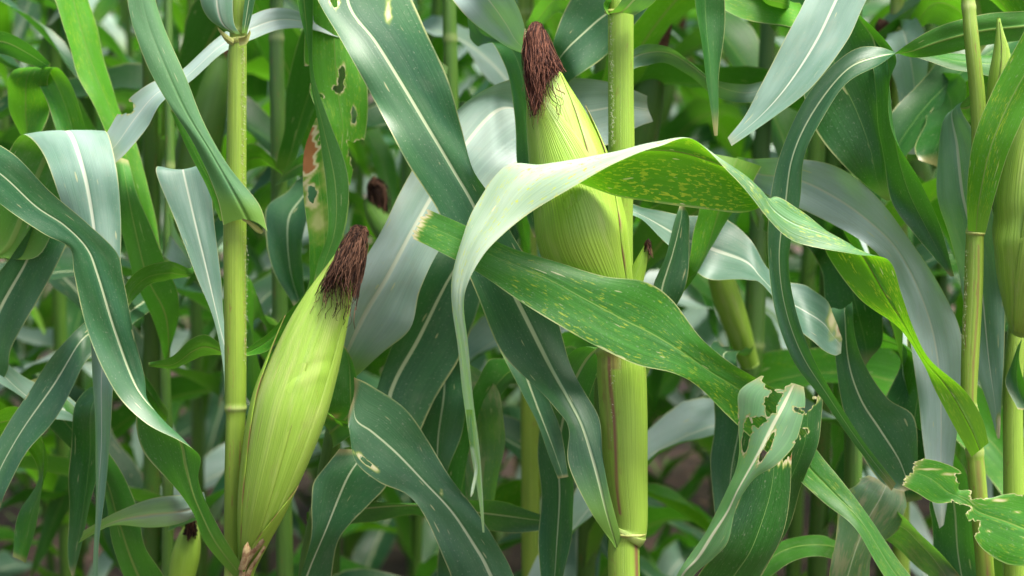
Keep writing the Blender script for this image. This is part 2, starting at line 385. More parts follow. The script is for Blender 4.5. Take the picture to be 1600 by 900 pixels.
def stalk(plant_name, pts, nodes, mat, label, cat='corn plant', group=None, ground=True, streaks=(), name='stalk', node_amp=.10):
    """pts rows x, y, radius px, d from top to bottom; makes the plant's empty too"""
    K = catmull([(p[0], p[1], p[3]) for p in pts], 14)
    rp = catmull([(p[2],) for p in pts], 14)[:, 0]
    P = world(K); r = rp*KPX*(D0+K[:, 2]/100)
    nodey = K[:, 1].copy()
    if ground:
        base = P[-1].copy(); k = max(6, int(base[2]/.04))
        dirn = (P[-1]-P[-2]); dirn /= abs(dirn[2]); dirn[:2] = np.clip(dirn[:2], -.12, .12)
        ext = [base + dirn*base[2]*(i/k)+np.array([0, 0, 0]) for i in range(1, k+1)]
        for i, e in enumerate(ext): e[2] = base[2]*(1-(i+1)/k)-(.02 if i == k-1 else 0)
        P = np.vstack([P, ext]); r = np.r_[r, np.linspace(r[-1], r[-1]*1.12, k)]
        last = nodey[-1]; nodey = np.r_[nodey, last+np.arange(1, k+1)*.04/ (KPX*(D0))]
    for ny in np.arange(nodey[len(K)-1]+140, nodey[-1], 300): nodes = list(nodes)+[ny]
    nd = np.zeros(len(P))
    for ny in nodes:
        g = np.exp(-((nodey-ny)/4.5)**2); nd = np.maximum(nd, g); r = r*(1+node_amp*g)
        r = r*(1-.03*np.exp(-((nodey-ny-14)/9)**2))
    root = thing(plant_name, (float(P[-1][0]), float(P[-1][1]), 0.0), label, cat, group)
    V, F, uv = tube_mesh(P, r, 60, .92)
    ns = 60
    dm = np.zeros((len(P), ns)); th = np.linspace(0, 2*math.pi, ns, endpoint=False)
    th = np.where(th > math.pi, th-2*math.pi, th)
    for (y0, y1, a, w, s_) in streaks:
        for i in range(len(P)):
            if y0 <= nodey[i] <= y1:
                wv = a+.05*math.sin(nodey[i]*.03)
                dm[i] = np.maximum(dm[i], s_*np.exp(-((th-wv)/w)**2))
    mesh_obj(name, V.reshape(-1, 3), F, M[mat], root, uv, {'dmg': dm.ravel(), 'node': np.repeat(nd, ns)})
    return root

def collar(plant, cx, cy, rpx, d, tilt=0, mat='node', h=9, name='collar'):
    """the pale band where a blade leaves its sheath"""
    n = 10; c = world((cx, cy, d)); r0 = rpx*KPX*(D0+d/100)
    up = np.array([math.sin(R(tilt)), 0, math.cos(R(tilt))])
    hh = h*KPX*(D0+d/100)
    P = np.array([c+up*hh*(i/(n-1)-.5) for i in range(n)])
    rr = r0*(1.0+.10*np.sin(np.linspace(0, math.pi, n)))
    V, F, uv = tube_mesh(P, rr, 24, .95)
    z = np.zeros(n*24)
    return mesh_obj(name, V.reshape(-1, 3), F, M[mat], plant, uv, {'dmg': z+.12, 'node': z})

def fuzz(plant, path, n=260, ln=.0022, name='hairs'):
    n = int(n*.6); ln *= .75
    """short pale hairs along a sheath margin; path rows x,y,d"""
    K = world(catmull(path, 20)); V = []; F = []
    r_ = random.Random(len(path)*7+int(path[0][0]))
    for _ in range(n):
        p = K[r_.randrange(len(K))]+np.array([r_.gauss(0, .0008), r_.gauss(0, .0006), r_.gauss(0, .004)])
        dv = np.array([r_.gauss(0, 1), -abs(r_.gauss(0, .8)), r_.gauss(0, .7)]); dv *= ln*r_.uniform(.5, 1.2)/np.linalg.norm(dv)
        w = np.array([.00016, 0, .00016])
        b = len(V); V += [p-w, p+w, p+dv, p+np.array([0, .0002, 0])]; F += [(b, b+1, b+2), (b+1, b+3, b+2), (b+3, b, b+2)]
    return mesh_obj(name, V, F, M['hair'], plant, smooth=False)

def ear(plant, axis, mat='husk', name='ear', flat=.95, seams=(), sub=14, dents=(), label=None, phase=0.):
    """axis rows x, y, radius px, d from base to tip"""
    K = catmull([(a[0], a[1], a[3]) for a in axis], sub); rp = catmull([(a[2],) for a in axis], sub)[:, 0]
    P = world(K); r = np.maximum(rp, .6)*KPX*(D0+K[:, 2]/100)
    def prof(t, a):
        f = 1+.004*np.sin(a*19+phase)+.012*np.sin(a*3+t*4+phase)+.007*np.sin(t*15+a*2)
        for (tc, ac, amp, w) in dents:
            f = f+amp*np.exp(-((t-tc-.03*np.sin(a*2))/w)**2)*np.exp(-((((a-ac+math.pi) % (2*math.pi))-math.pi)/1.0)**2)
        return f
    ns = 64
    V, F, uv = tube_mesh(P, r, ns, flat, prof)
    dm = np.zeros((len(P), ns)); th = np.linspace(0, 2*math.pi, ns, endpoint=False); th = np.where(th > math.pi, th-2*math.pi, th)
    t = np.linspace(0, 1, len(P))
    for (t0, a0, t1, a1, w, s_) in seams:
        for i, ti in enumerate(t):
            if t0 <= ti <= t1:
                ac = a0+(a1-a0)*(ti-t0)/(t1-t0)+.04*math.sin(ti*40)
                dm[i] = np.maximum(dm[i], s_*np.exp(-((th-ac)/w)**2)*(.6+.4*math.sin(ti*70)))
    o = mesh_obj(name, V.reshape(-1, 3), F, M[mat], plant, uv, {'dmg': dm.ravel(), 'node': np.zeros(len(P)*ns)})
    if label: o['label'] = label
    return o, P, r

def husk_leaf(e, P, r, t0, t1, a0, a1, tipa, off=1.05, mat='husk', flat=.95, edge=.8, lift=0., name='husk_leaf', power=1.6):
    """a husk blade lying on the ear: spans angles a0..a1 at t0 and closes to tipa at t1"""
    n = 60; m = 22
    T, X, Y = frames(P); q = np.linspace(0, len(P)-1, 400)
    tt = np.linspace(t0, t1, n); V = np.zeros((n, m+1, 3)); dm = np.zeros((n, m+1))
    for i, t in enumerate(tt):
        f = (i/(n-1))**power; k = t*(len(P)-1); k0 = min(int(k), len(P)-2); w = k-k0
        c = P[k0]*(1-w)+P[k0+1]*w; x = X[k0]*(1-w)+X[k0+1]*w; y = Y[k0]*(1-w)+Y[k0+1]*w; rr = r[k0]*(1-w)+r[k0+1]*w
        l, h = a0+(tipa-a0)*f, a1+(tipa-a1)*f
        for j in range(m+1):
            a = l+(h-l)*j/m
            ed = abs(j/m-.5)*2
            ro = rr*(off+.004*math.sin(a*13)-.02*ed**4)+lift*(i/(n-1))**3+.0004
            V[i, j] = c+(math.sin(a)*x+math.cos(a)*y*flat)*ro
            dm[i, j] = .9*edge*max(0, (ed-(.85 if edge > .6 else .90))/.12)*(.55+.45*math.sin(i*.7+j))+max(0, (i/(n-1)-.9)/.1)*.8*edge
    idx = np.arange(n*(m+1)).reshape(n, m+1)
    F = np.stack([idx[:-1, :-1], idx[:-1, 1:], idx[1:, 1:], idx[1:, :-1]], -1).reshape(-1, 4)
    seg = np.linspace(0, .2, n)
    uv = np.stack([np.broadcast_to(np.linspace(a0, a1, m+1)/6.28, (n, m+1)), np.broadcast_to(seg[:, None], (n, m+1))], -1).reshape(-1, 2)
    o = mesh_obj(name, V.reshape(-1, 3), F, M[mat], e, uv, {'dmg': dm.ravel(), 'node': np.zeros(n*(m+1))})
    md = o.modifiers.new('thick', 'SOLIDIFY'); md.thickness = .0004; md.offset = -1
    return o

def silk(e, guides, n=320, jit=5.0, rad=.00032, mat='silk', curl=2.2, seed=3, name='silk', core=None):
    """guides: lists of (x,y,d) with the same count; strands run between them"""
    r_ = random.Random(seed); G = [catmull(g, 7) for g in guides]; V = []; F = []
    for _ in range(n):
        i = r_.randrange(len(G)-1); w = r_.random(); k1 = r_.uniform(.55, 1.0) if r_.random() < .7 else 1.0; k0 = r_.uniform(0, .35)
        g = G[i]*(1-w)+G[i+1]*w; m = len(g); g = g[int(k0*m):max(int(k0*m)+6, int(k1*m))]; m = len(g)
        s = np.arange(m)
        off = np.array([r_.gauss(0, jit*.5), r_.gauss(0, jit*.5), r_.gauss(0, jit*.03)])
        f1, f2, p1, p2 = r_.uniform(.25, .8), r_.uniform(.3, .9), r_.uniform(0, 6.3), r_.uniform(0, 6.3)
        g = g+off+np.stack([curl*np.sin(s*f1+p1), curl*.8*np.sin(s*f2+p2), .12*curl*np.sin(s*f2*.8+p1)], -1)*np.linspace(.2, 1, m)[:, None]
        if r_.random() < .12: g[-5:] += np.outer(np.linspace(0, 1, 5), [r_.uniform(-7, 7), r_.uniform(-4, 6), r_.uniform(-.4, .1)])
        P = world(g); rr = rad*r_.uniform(.7, 1.4)*np.linspace(1, .6, m)
        T = np.gradient(P, axis=0); T /= np.linalg.norm(T, axis=1)[:, None]+1e-9
        A = np.cross(T, [0.3, 1, .2]); A /= np.linalg.norm(A, axis=1)[:, None]+1e-9; B = np.cross(T, A)
        b = len(V)
        for q in range(m):
            for a in (0, 2.09, 4.19): V.append(P[q]+(A[q]*math.cos(a)+B[q]*math.sin(a))*rr[q])
        for q in range(m-1):
            for a in range(3):
                a2 = (a+1) % 3; F.append((b+q*3+a, b+q*3+a2, b+q*3+3+a2, b+q*3+3+a))
    if core:
        K = catmull([(c[0], c[1], c[3]) for c in core], 8); rp = catmull([(c[2],) for c in core], 8)[:, 0]
        CV, CF, _ = tube_mesh(world(K), np.maximum(rp, .5)*KPX*D0, 16, .8, lambda t, a: 1+.16*np.sin(a*5+t*9)+.1*np.sin(a*9+t*17))
        b = len(V); V += CV.reshape(-1, 3).tolist(); F += [tuple(b+x for x in f) for f in CF]
    return mesh_obj(name, V, F, M[mat], e)

# ------------------------------------------------------------------ the ground
def ground_mat():
    b = NB('red_brown_soil'); tc = b.n('ShaderNodeTexCoord').outputs['Object']
    f = b.noise(tc, 6, 6, .65); g = b.noise(tc, 55, 4, .6)
    c = b.mix(b.ramp(f, .35, .65), (.030, .017, .011), (.065, .036, .023)); c = b.mix(b.math('MULTIPLY', b.ramp(g, .5, .7), .4), c, (.09, .06, .038))
    bump = b.n('ShaderNodeBump'); bump.inputs['Strength'].default_value = .8; bump.inputs['Distance'].default_value = .02; b.set(bump.inputs['Height'], b.math('ADD', f, b.math('MULTIPLY', g, .3)))
    pr = b.n('ShaderNodeBsdfPrincipled'); b.set(pr.inputs['Base Color'], c); pr.inputs['Roughness'].default_value = .9
    b.set(pr.inputs['Normal'], bump.outputs[0]); b.t.links.new(pr.outputs[0], b.out.inputs[0]); return b.m
nx = 120
gx = np.concatenate([[-80, -30], np.linspace(-8, 8, nx), [30, 80]]); gy = np.concatenate([[-40, -12], np.linspace(-2, 14, nx), [30, 90]])
GX, GY = np.meshgrid(gx, gy, indexing='ij')
GZ = .02*np.sin(GX*3.1+np.sin(GY*2.3))*np.sin(GY*2.7)+.012*np.sin(GX*11+GY*7)*np.sin(GY*13-GX*3)-.03
nX, nY = GX.shape; gi = np.arange(nX*nY).reshape(nX, nY)
gF = np.stack([gi[:-1, :-1], gi[1:, :-1], gi[1:, 1:], gi[:-1, 1:]], -1).reshape(-1, 4)
g = mesh_obj('ground', np.stack([GX, GY, GZ], -1), gF, ground_mat()); g['kind'] = 'structure'

# ------------------------------------------------------------------ the plants in the foreground, traced
# ---- the plant with the large ear, right of the middle
A = stalk('corn_plant', [(970,-330,17,6),(970,-120,19,3),(970,0,20,1),(970,130,20,1),(971,240,20.5,1),(970,330,19,1.5),(969,440,21,1.5),(968,520,30,.5),(970,560,38,0),(974,640,37.5,0),(978,740,34,0),(984,815,28,0),(981,834,27,0),(975,850,25,0),(975,910,25,0),(978,1050,25,0)],
          [548, 834, -250], 'stalk', 'corn plant right of the middle whose large upright ear wears long dark red silk', group='corn plants in the front row',
          streaks=[(560,800,-.45,.10,.9),(560,700,-.75,.25,.45),(40,235,-1.15,.13,.45),(838,920,.9,.25,.8),(540,575,-.3,.5,.6)])
fuzz(A, [(955,30,-.9),(955,110,-.9),(957,170,-.9),(957,225,-.9)], 420, .0026)
fuzz(A, [(953,560,-2.2),(958,620,-2.2),(952,700,-2.2)], 60, .0018)
collar(A, 981, 831, 27, 0, 3, h=7); collar(A, 968, 18, 21.5, 1, 0, 'node', 8)
# upper blade leaving the stalk at the top of the frame
leaf(A, 'pale', [(950,22,992,24,-1),(968,8,1003,18,-2),(985,-20,1025,0,-3),(1010,-70,1060,-50,-4),(1050,-120,1110,-80,-5)], W=5, s=1)
leaf(A, 'bright', [(948,20,955,24,0),(944,8,956,14,0),(948,-8,962,-4,0),(940,-60,970,-60,2)], W=3)
# the broad dark blade rising from the lower node to the top left
leaf(A, 'blue', [(958,850,978,866,-1,1,966,860),(922,798,956,785,-2.5,.5,948,800),(888,725,943,722,-2.5,0,930,730),(889,668,936,660,-1.5,1.2,912,668),(864,636,915,615,-.5,1.5,893,628),(815,586,890,560,1,2,862,572),
  (768,515,862,480,2,2,822,492),(722,410,818,395,2,1,782,415),(682,326,765,305,2,0,742,325),(641,262,738,262,2,0,706,262),(605,195,720,195,2,0,668,198),(570,128,700,125,2.5,0,628,130),(530,60,668,55,3.5,0,586,62),(497,0,640,-12,5,0,545,5),(470,-60,600,-80,8),(450,-100,560,-130,12)],
  W=8, cup=.10, ruf=.3, nu=36, holes=[(522,0,6,7)], brown=[(606,14,6,26,.6)], sub=10)
# torn blade at lower right
leaf(A, 'torn', [(985,1010,1000,1040,1,1),(1030,965,1050,975,-1,1,1040,968),(1055,905,1080,905,-3,-.6,1063,903,-.6),(1078,868,1114,873,-3.6,-1,1089,871,-.9),(1098,838,1136,847,-4,-1.2,1111,835,-1),(1118,800,1147,803,-4.3,-1.2,1135,799,-1.1),(1135,765,1156,782,-4.6,-1.2,1151,765,-1.2),(1148,735,1182,747,-4.8,-1.4,1168,734,-1.2),
  (1154,705,1212,728,-5,-1.6,1186,702,-1.2),(1154,672,1240,697,-5,-1.6,1203,670,-1.2),(1154,642,1252,662,-5,-1.6,1216,646,-1.2),(1157,612,1258,630,-5,-1.4,1229,622,-1),(1190,588,1256,604,-5,-1,1241,598,-.8)],
  W=6, crease=.75, nu=60, sub=22, holes=[(1168,672,6,26,12),(1186,656,11,7,-20),(1208,628,9,20,25),(1212,598,20,11,10),(1199,696,4.5,26,28),(1262,684,22,9,-35),(1226,730,16,5,-40),(1190,754,12,4,-40),(1152,655,3,8),(1252,640,9,4,20)], ruf=.35, label='pale chewed leaf full of holes with a ragged end')
leaf(A, 'dark', [(1000,1060,1010,1090,3,1),(1062,1000,1120,1010,1),(1087,905,1185,900,-1,2),(1120,850,1219,848,-2,2),(1158,775,1237,772,-2,1.5),(1176,718,1239,706,-2,1)], W=8, cup=-.25, nu=30, sub=10, holes=[(1225,700,10,5,30)], brown=[(1237,715,8,16,.9)], ragend=2)
leaf(A, 'dark', [(1060,1010,1100,1020,5),(1150,900,1190,900,5),(1200,800,1240,790,4),(1225,740,1262,735,3.5,1),(1240,690,1281,690,3,1),(1244,650,1287,640,3,1),(1250,628,1286,612,3,1)], W=7, nu=30, sub=10, holes=[(1256,676,8,7),(1262,632,14,10,-20)], ragend=3)
# blade behind the stalk hanging to the lower left
leaf(A, 'blue', [(972,552,962,556,2),(950,560,900,545,7),(926,602,855,610,10),(897,700,840,690,12),(897,780,842,775,12),(886,860,845,870,12),(876,930,850,935,12),(868,985,862,988,12)], W=6)
leaf(A, 'blue', [(845,575,780,545,9),(862,630,815,615,9),(878,690,850,690,9),(888,745,872,748,9)], W=4, s=-1)
# thin grey arching blade high behind
leaf(A, 'pale', [(968,92,972,120,3),(1000,74,1000,103,8),(1042,72,1040,100,12),(1082,95,1075,120,14),(1122,126,1115,148,15),(1165,132,1168,160,16),(1200,125,1210,145,18)], W=5)
# pale blade going right then green with a yellow edge
leaf(A, 'pale', [(965,308,965,330,3),(1010,328,1010,345,8,None),(1075,335,1068,405,10),(1135,340,1108,438,11),(1172,372,1165,441,10),(1195,418,1190,442,9),(1222,441,1222,478,8),(1262,450,1256,518,8),(1292,470,1284,545,7),(1306,500,1303,555,7),(1316,530,1314,552,7)], W=7, s=-1, cup=.1, brown=[(1300,500,10,30,.5),(1313,515,10,14,.9)])
leaf(A, 'blue', [(1000,560,1010,590,5),(1012,520,1035,530,4),(1026,488,1052,486,3.5),(1018,448,1070,450,3),(1038,395,1079,400,3),(1055,345,1079,345,3),(1062,322,1070,322,3)], W=5, s=1, cup=.3)
leaf(A, 'bright', [(1000,480,1010,520,10),(1060,430,1080,440,9),(1078,410,1096,418,9),(1085,350,1130,362,9),(1090,300,1160,310,9),(1110,240,1190,260,10)][::-1], W=7)
# the large ear
e, P, r = ear(A, [(968,525,18,0),(958,490,34,-1.2),(936,440,52,-2.2),(912,380,68,-2.6),(900,320,66,-2.5),(888,260,60,-2.3),(874,205,50,-2.1),(862,160,39,-2),(855,120,24,-2),(848,80,12,-2),(843,45,5,-2)], 'husk',
   seams=[(.30,.50,.60,.85,.04,.45),(.48,.05,.74,-.55,.035,.9),(.55,.5,.72,.25,.03,.5)], label='large green ear behind the arching flecked leaf', dents=[(.36,-.3,-.05,.03),(.40,-.3,.04,.03)])
husk_leaf(e, P, r, .03, .80, .35, 2.6, 1.0, 1.02, 'husk', edge=.8, power=2.0)
husk_leaf(e, P, r, .02, .66, .8, 2.8, 1.7, 1.05, 'husk', edge=.9, power=2, lift=.002)
husk_leaf(e, P, r, .03, .84, -2.7, 1.25, -.75, 1.018, 'husk', edge=.55, power=2.2, lift=.001)
silk(e, [[(852,118,-4.3),(842,85,-3.5),(832,54,-3),(822,62,-3.6),(819,100,-4.2),(823,140,-4.6),(831,184,-4.8)],
         [(862,118,-4.5),(850,80,-3.6),(837,40,-3),(829,50,-4),(828,90,-4.8),(834,130,-5),(838,172,-5)],
         [(868,114,-4.5),(856,80,-3.8),(841,38,-3),(836,52,-4.2),(836,95,-5),(842,130,-5.1),(846,160,-5)],
         [(874,112,-4.2),(862,84,-3.6),(847,46,-3),(845,62,-4),(850,88,-4.8),(856,108,-5),(852,128,-5)],
         [(884,112,-3.4),(868,90,-3.2),(853,60,-3),(854,72,-3.8),(862,92,-4.2),(870,104,-4.4),(876,116,-4.4)]],
     n=560, jit=3.4, curl=2.6, core=[(842,40,4,-2.6),(838,60,10,-3),(841,85,15,-3.2),(843,110,14,-3.4),(837,140,9,-3.6),(833,165,5,-4)])
silk(e, [[(850,120,-4.8),(858,150,-5),(868,170,-5.1),(872,190,-5)],[(866,116,-4.8),(872,140,-4.9),(884,150,-4.8),(876,170,-4.9)]], n=9, jit=6, curl=3.5, seed=5, name='stray_silk')
silk(e, [[(838,60,-3.6),(824,90,-4.6),(830,130,-5.2),(834,188,-5)],[(850,60,-3.6),(850,90,-4.9),(846,130,-5.4),(842,176,-5.2)]], n=70, jit=7, curl=6, seed=9, name='stray_silk', rad=.00026)
# the little second shoot beside the ear
e2, P2, r2 = ear(A, [(985,470,12,1),(992,440,13,1),(1001,412,10,.8),(1007,392,5,.6),(1010,382,3,.6)], 'husk', name='ear_shoot', sub=8)
silk(e2, [[(1005,398,.5),(1010,380,.4),(1012,378,.3),(1015,396,.2)],[(1008,398,.5),(1012,376,.4),(1016,384,.3),(1017,402,.2)]], n=60, jit=2.2, rad=.00028, mat='silkb')

# ---- right front plant: carries the long arching leaf
B = stalk('corn_plant', [(1490,-330,9,2),(1508,-60,10,1),(1518,60,11.5,0),(1528,160,12,0),(1530,250,12,0),(1526,340,13,0),(1523,375,14,0),(1521,450,14.5,0),(1516,550,14,0),(1514,630,12,0),(1519,650,12,0),(1524,720,14,0),(1531,800,14,0),(1540,900,14,0),(1548,1040,15,0)],
          [12, 362, 636, 706], 'stalky', 'slim corn plant near the right edge whose long leaf arches over the large ear', group='corn plants in the front row',
          streaks=[(380,640,.5,.2,.55),(715,1000,.3,.5,.5)])
fuzz(B, [(1511,385,-.5),(1508,470,-.5),(1506,540,-.5)], 160, .0016)
collar(B, 1524, 364, 14, 0, 2, h=5)
B1 = [(1545,692,1518,714,-1.2,1),(1534,652,1496,676,-1.6,1),(1506,608,1462,612,-2,.8),(1452,562,1440,563,-2.5,2),(1428,515,1405,512,-3,1.5),(1409,460,1342,466,-3.5,1,1385,462),
 (1389,408,1291,393,-4,1.5,1350,402),(1340,399,1300,370,-4.6,2.2,1332,384),(1286,387,1272,346,-5,2.2,1284,364),(1238,373,1242,326,-5.5,2,1240,348),(1204,346,1210,308,-6,1.8,1208,325),
 (1172,308,1188,324,-6.3,2,1186,292),(1140,272,1150,331,-6.5,2.2,1150,268),(1082,217,1085,325,-6.8,2.4,1075,240),(1030,229,1022,316,-7,3,1015,234),(985,245,965,306,-7.2,3.4,962,242),(940,264,915,290,-7.4,3.6,912,248),(885,297,862,276,-7.8,3.4,855,256),
 (828,332,795,257,-8.2,2.5,808,278),(790,363,745,318,-8.8,1.8,766,338),(757,397,722,372,-9.3,1.2,738,383),(733,440,706,430,-9.6,1),(725,478,706,480,-9.8,.8),(731,540,716,545,-10,.8),(739,620,724,622,-10,.8),(749,700,735,702,-10,.6),(754,770,747,772,-10,.4),(757,832,754,832,-10,.1)]
leaf(B, 'arch', B1, cup=0, ruf=.06, nu=40, sub=10, label='long flecked leaf arching over the large ear with its pale tip hanging down')
leaf(B, 'arch', [(738,640,728,640,-10.2,.2),(740,690,733,690,-10.2,.2),(747,730,741,730,-10.2,.2),(741,765,736,765,-10.3,.1),(737,776,735,776,-10.3,.05)], name='leaf_split', cup=0, ruf=0)
# the flecked green blade that runs up to the left and ends in a cut edge
leaf(B, 'spot', [(1538,1050,1560,1030,1,1),(1470,1000,1510,985,2,1),(1385,905,1424,900,3,1),(1340,828,1358,808,4,1.5),(1290,788,1312,748,5,1),(1238,742,1272,696,5,1),(1180,690,1233,626,2.5,1,1212,655),(1137,650,1190,596,-1,1,1160,612),(1094,606,1140,566,-3.5,1.2,1112,582),
  (1052,583,1096,528,-5.2,1,1066,550),(995,570,1050,468,-5.6,1,1020,522),(935,543,1005,440,-6,1,970,497),(872,508,942,431,-6.3,1,910,465),(812,470,868,408,-6.5,.8,848,432),(750,428,795,386,-6.8,.6,775,402),(695,398,722,350,-7,.5,708,370),(640,370,668,327,-7.2,.3,652,346)],
  cup=0, ruf=.10, nu=36, sub=10, holes=[(648,356,5,4)], brown=[(646,350,3,24,.8)], ragend=1, label='flecked green leaf with a cut brown end')
# flecked blade rising from the collar to the right edge
leaf(B, 'spot', [(1540,364,1512,360,-1,.8),(1553,312,1511,300,-2,.8),(1578,232,1520,222,-3,.6),(1612,160,1549,146,-3.5,.6),(1655,90,1590,68,-4,.6),(1700,0,1640,-20,-4,.6),(1750,-60,1720,-90,-4,.6)], W=5, cup=.2)
eb, Pb, rb = ear(B, [(1550,230,13,1.5),(1556,180,17,1.2),(1562,120,17,1),(1564,80,12,.9),(1562,50,6,.8),(1560,28,2.5,.8)], 'husk', name='ear_shoot', label='slender young ear shoot with a dry tip', seams=[(.3,.95,-.1,.1,.12,.9)])
husk_leaf(eb, Pb, rb, .05, .93, -.1, 2.4, .3, 1.07, edge=.8)

# ---- left front plant
D = stalk('corn_plant', [(385,-330,12,3),(376,-80,12,1),(374,0,12,0),(372,60,13.5,0),(371,90,14.5,0),(370,180,15,0),(369,270,16,0),(367,350,18,0),(367,440,17.5,0),(368,560,17,0),(368,632,16.5,0),(368,660,15.5,0),(366,760,15.5,0),(366,860,16,.5),(368,960,16,1)],
          [48, 638, 900], 'stalky', 'corn plant at the left with a leaning ear tipped in dark brown silk', group='corn plants in the front row',
          streaks=[(75,330,.6,.14,.35),(360,560,1.15,.12,.5)])
fuzz(D, [(379,70,-.6),(381,160,-.6),(380,280,-.6)], 420, .0026); fuzz(D, [(384,372,-.6),(385,460,-.5),(382,560,-.5)], 320, .0022)
collar(D, 370, 62, 15, 0, -8, h=9)
# blade from the big collar to the top left
leaf(D, 'matte', [(349,352,418,362,-1.4,.4,388,342),(338,305,404,318,-1.8,.6),(304,225,356,258,-2.4,.8),(264,165,318,190,-2.8,.8),(231,105,289,118,-3,.8),(207,40,258,46,-3,.8),(198,-12,240,-14,-3,.8),(195,-80,230,-85,-3)], W=6, cup=-.2, ruf=.15, nu=26, label='smooth blade rising steeply from the collar')
leaf(D, 'bright', [(344,345,352,345,-.8,.3),(322,290,345,300,-1.2,.3),(296,240,318,245,-1.6,.4),(278,200,290,200,-2,.4),(266,172,272,172,-2.3,.2)], cup=0, ruf=0, name='leaf_margin')
leaf(D, 'node', [(378,341,378,344,-1.9,.1),(390,345,388,351,-2.0,.2),(403,353,399,362,-1.9,.2),(412,362,408,366,-1.8,.1)], cup=.1, ruf=.05, name='auricle', ddk=.2)
leaf(D, 'node', [(366,62,364,72,-1,.2),(352,52,352,64,-1.2,.3),(340,42,343,50,-1.3,.2)], cup=.3, ruf=.05, name='auricle', ddk=.2)
leaf(D, 'node', [(372,60,374,72,-1,.2),(384,56,386,68,-1.1,.3),(392,44,392,52,-1.1,.2)], cup=.3, ruf=.05, name='auricle', ddk=.2)
# blades at the top collar
leaf(D, 'pale', [(352,48,376,54,-1,.5),(325,28,366,36,-1.6,.5),(312,-5,364,0,-2,.5),(315,-60,365,-60,-2.2)], W=4, cup=-.3, ruf=.1)
leaf(D, 'blue', [(378,52,386,52,-.8,.4),(380,22,394,22,-1,.5),(384,-10,402,-10,-1.2,.5),(395,-60,425,-60,-1.2)], W=3, cup=.3, ruf=.05)
# long twisting blade from the ear's foot to the left edge
leaf(D, 'blue', [(384,892,366,902,-1,1),(352,842,322,850,-2,1),(324,788,303,808,-2.6,1),(310,748,284,780,-3,1.2,302,768),(311,714,255,742,-3.4,2,292,726),(280,688,226,700,-3.7,3,284,688),(228,656,214,650,-4.1,3,254,652),(178,610,228,606,-4.5,1.5,214,604),
  (138,520,209,520,-4.8,0,180,520),(115,430,193,440,-5,0,152,430),(108,388,183,395,-5,0,135,388),(70,366,138,350,-5,0,100,352),(20,333,80,300,-5,0,55,322),(-40,290,20,240,-5,0,-5,268),(-110,250,-60,195,-4)], W=7, cup=.05, ruf=.22, nu=36, sub=10)
# cut blade behind the stalk
leaf(D, 'pale', [(352,640,372,640,1.5),(348,570,366,565,2.5,.5),(334,500,350,502,3,.8),(306,430,345,432,3.5,.5),(276,350,335,350,4,.5),(247,280,328,270,4.5,.3),(246,262,325,256,5.5,.2),(262,280,320,276,8,.2),(280,340,318,340,9,.2)], W=6, cup=.12, ruf=.12)
# narrow dark blade and damaged blade hanging in from above
leaf(D, 'blue', [(380,-230,390,-215,2),(425,-270,440,-250,5),(455,-180,475,-200,8),(462,-50,488,-60,8,.8),(464,0,490,0,8,.8),(480,70,488,70,8,1.5),(486,130,492,125,8,1.2),(500,210,516,195,8,.8),(508,290,545,278,8,.6),(512,360,540,350,8,.8),(497,410,520,410,8,.5),(488,450,500,452,8,.3)], W=3.4, cup=.15, ruf=.08)
leaf(D, 'bright', [(385,-230,380,-210,3),(430,-300,420,-270,8),(470,-230,510,-260,12),(478,-60,545,-60,14),(478,30,560,40,14),(474,90,572,110,14),(482,140,574,170,14),(500,190,568,215,14),(510,240,552,265,14),(516,300,546,320,14),(520,350,538,362,14),(524,390,528,394,14)], W=6, cup=.1, ruf=.3, nu=40, sub=12,
     holes=[(533,120,5,19,8),(528,140,9,6),(560,238,18,22,20),(500,150,5,3),(552,180,4,13),(545,300,8,14),(478,120,8,20)], label='drooping damaged leaf with ragged holes')
leaf(D, 'bright', [(360,560,372,560,2.5),(420,520,430,540,9),(478,455,505,462,12),(482,400,532,405,12),(478,340,536,345,12),(474,285,528,290,12),(475,240,516,242,12),(484,208,506,212,12),(494,184,498,186,12)], W=4, cup=.1, ruf=.25, nu=36, sub=12,
     holes=[(489,302,7,13),(512,212,10,22,10),(532,300,6,16)], brown=[(480,236,17,50,1.5),(488,308,14,20,.7),(498,345,24,40,.36),(512,262,16,50,.34)], label='upright leaf withered to an orange brown point')
# the leaning ear
e, P, r = ear(D, [(378,930,8,1),(386,885,13,.2),(396,842,23,-.9),(411,785,37,-1.6),(431,715,49,-1.9),(453,640,56,-2),(475,575,52,-2),(494,520,45,-2),(510,478,37,-2),(526,440,28,-2),(540,405,19,-2),(552,375,11,-2),(558,358,6,-2)], 'husk2',
   seams=[(.30,.72,-.55,-.35,.035,.5),(.14,.50,-.72,-.86,.05,1.),(.10,.34,-.35,-.62,.03,.6)], dents=[(.475,.3,.018,.012),(.505,.3,-.018,.010)], label='plump leaning ear with a bulging waist')
husk_leaf(e, P, r, .04, .80, -2.6, -.50, -1.2, 1.025, 'husk2', edge=1.0, power=2.2)
husk_leaf(e, P, r, .03, .60, -1.9, -.75, -1.5, 1.06, 'husk', edge=.9, power=1.8, lift=.004)
husk_leaf(e, P, r, .03, .84, .75, 2.8, 1.3, 1.015, 'husk2', edge=.35, power=3)
husk_leaf(e, P, r, .03, .90, -2.8, .30, -.75, 1.012, 'husk2', edge=.35, power=2.6)
husk_leaf(e, P, r, .0, .30, -1.0, 1.7, 1.2, 1.09, 'husk', edge=.9, power=1.3)
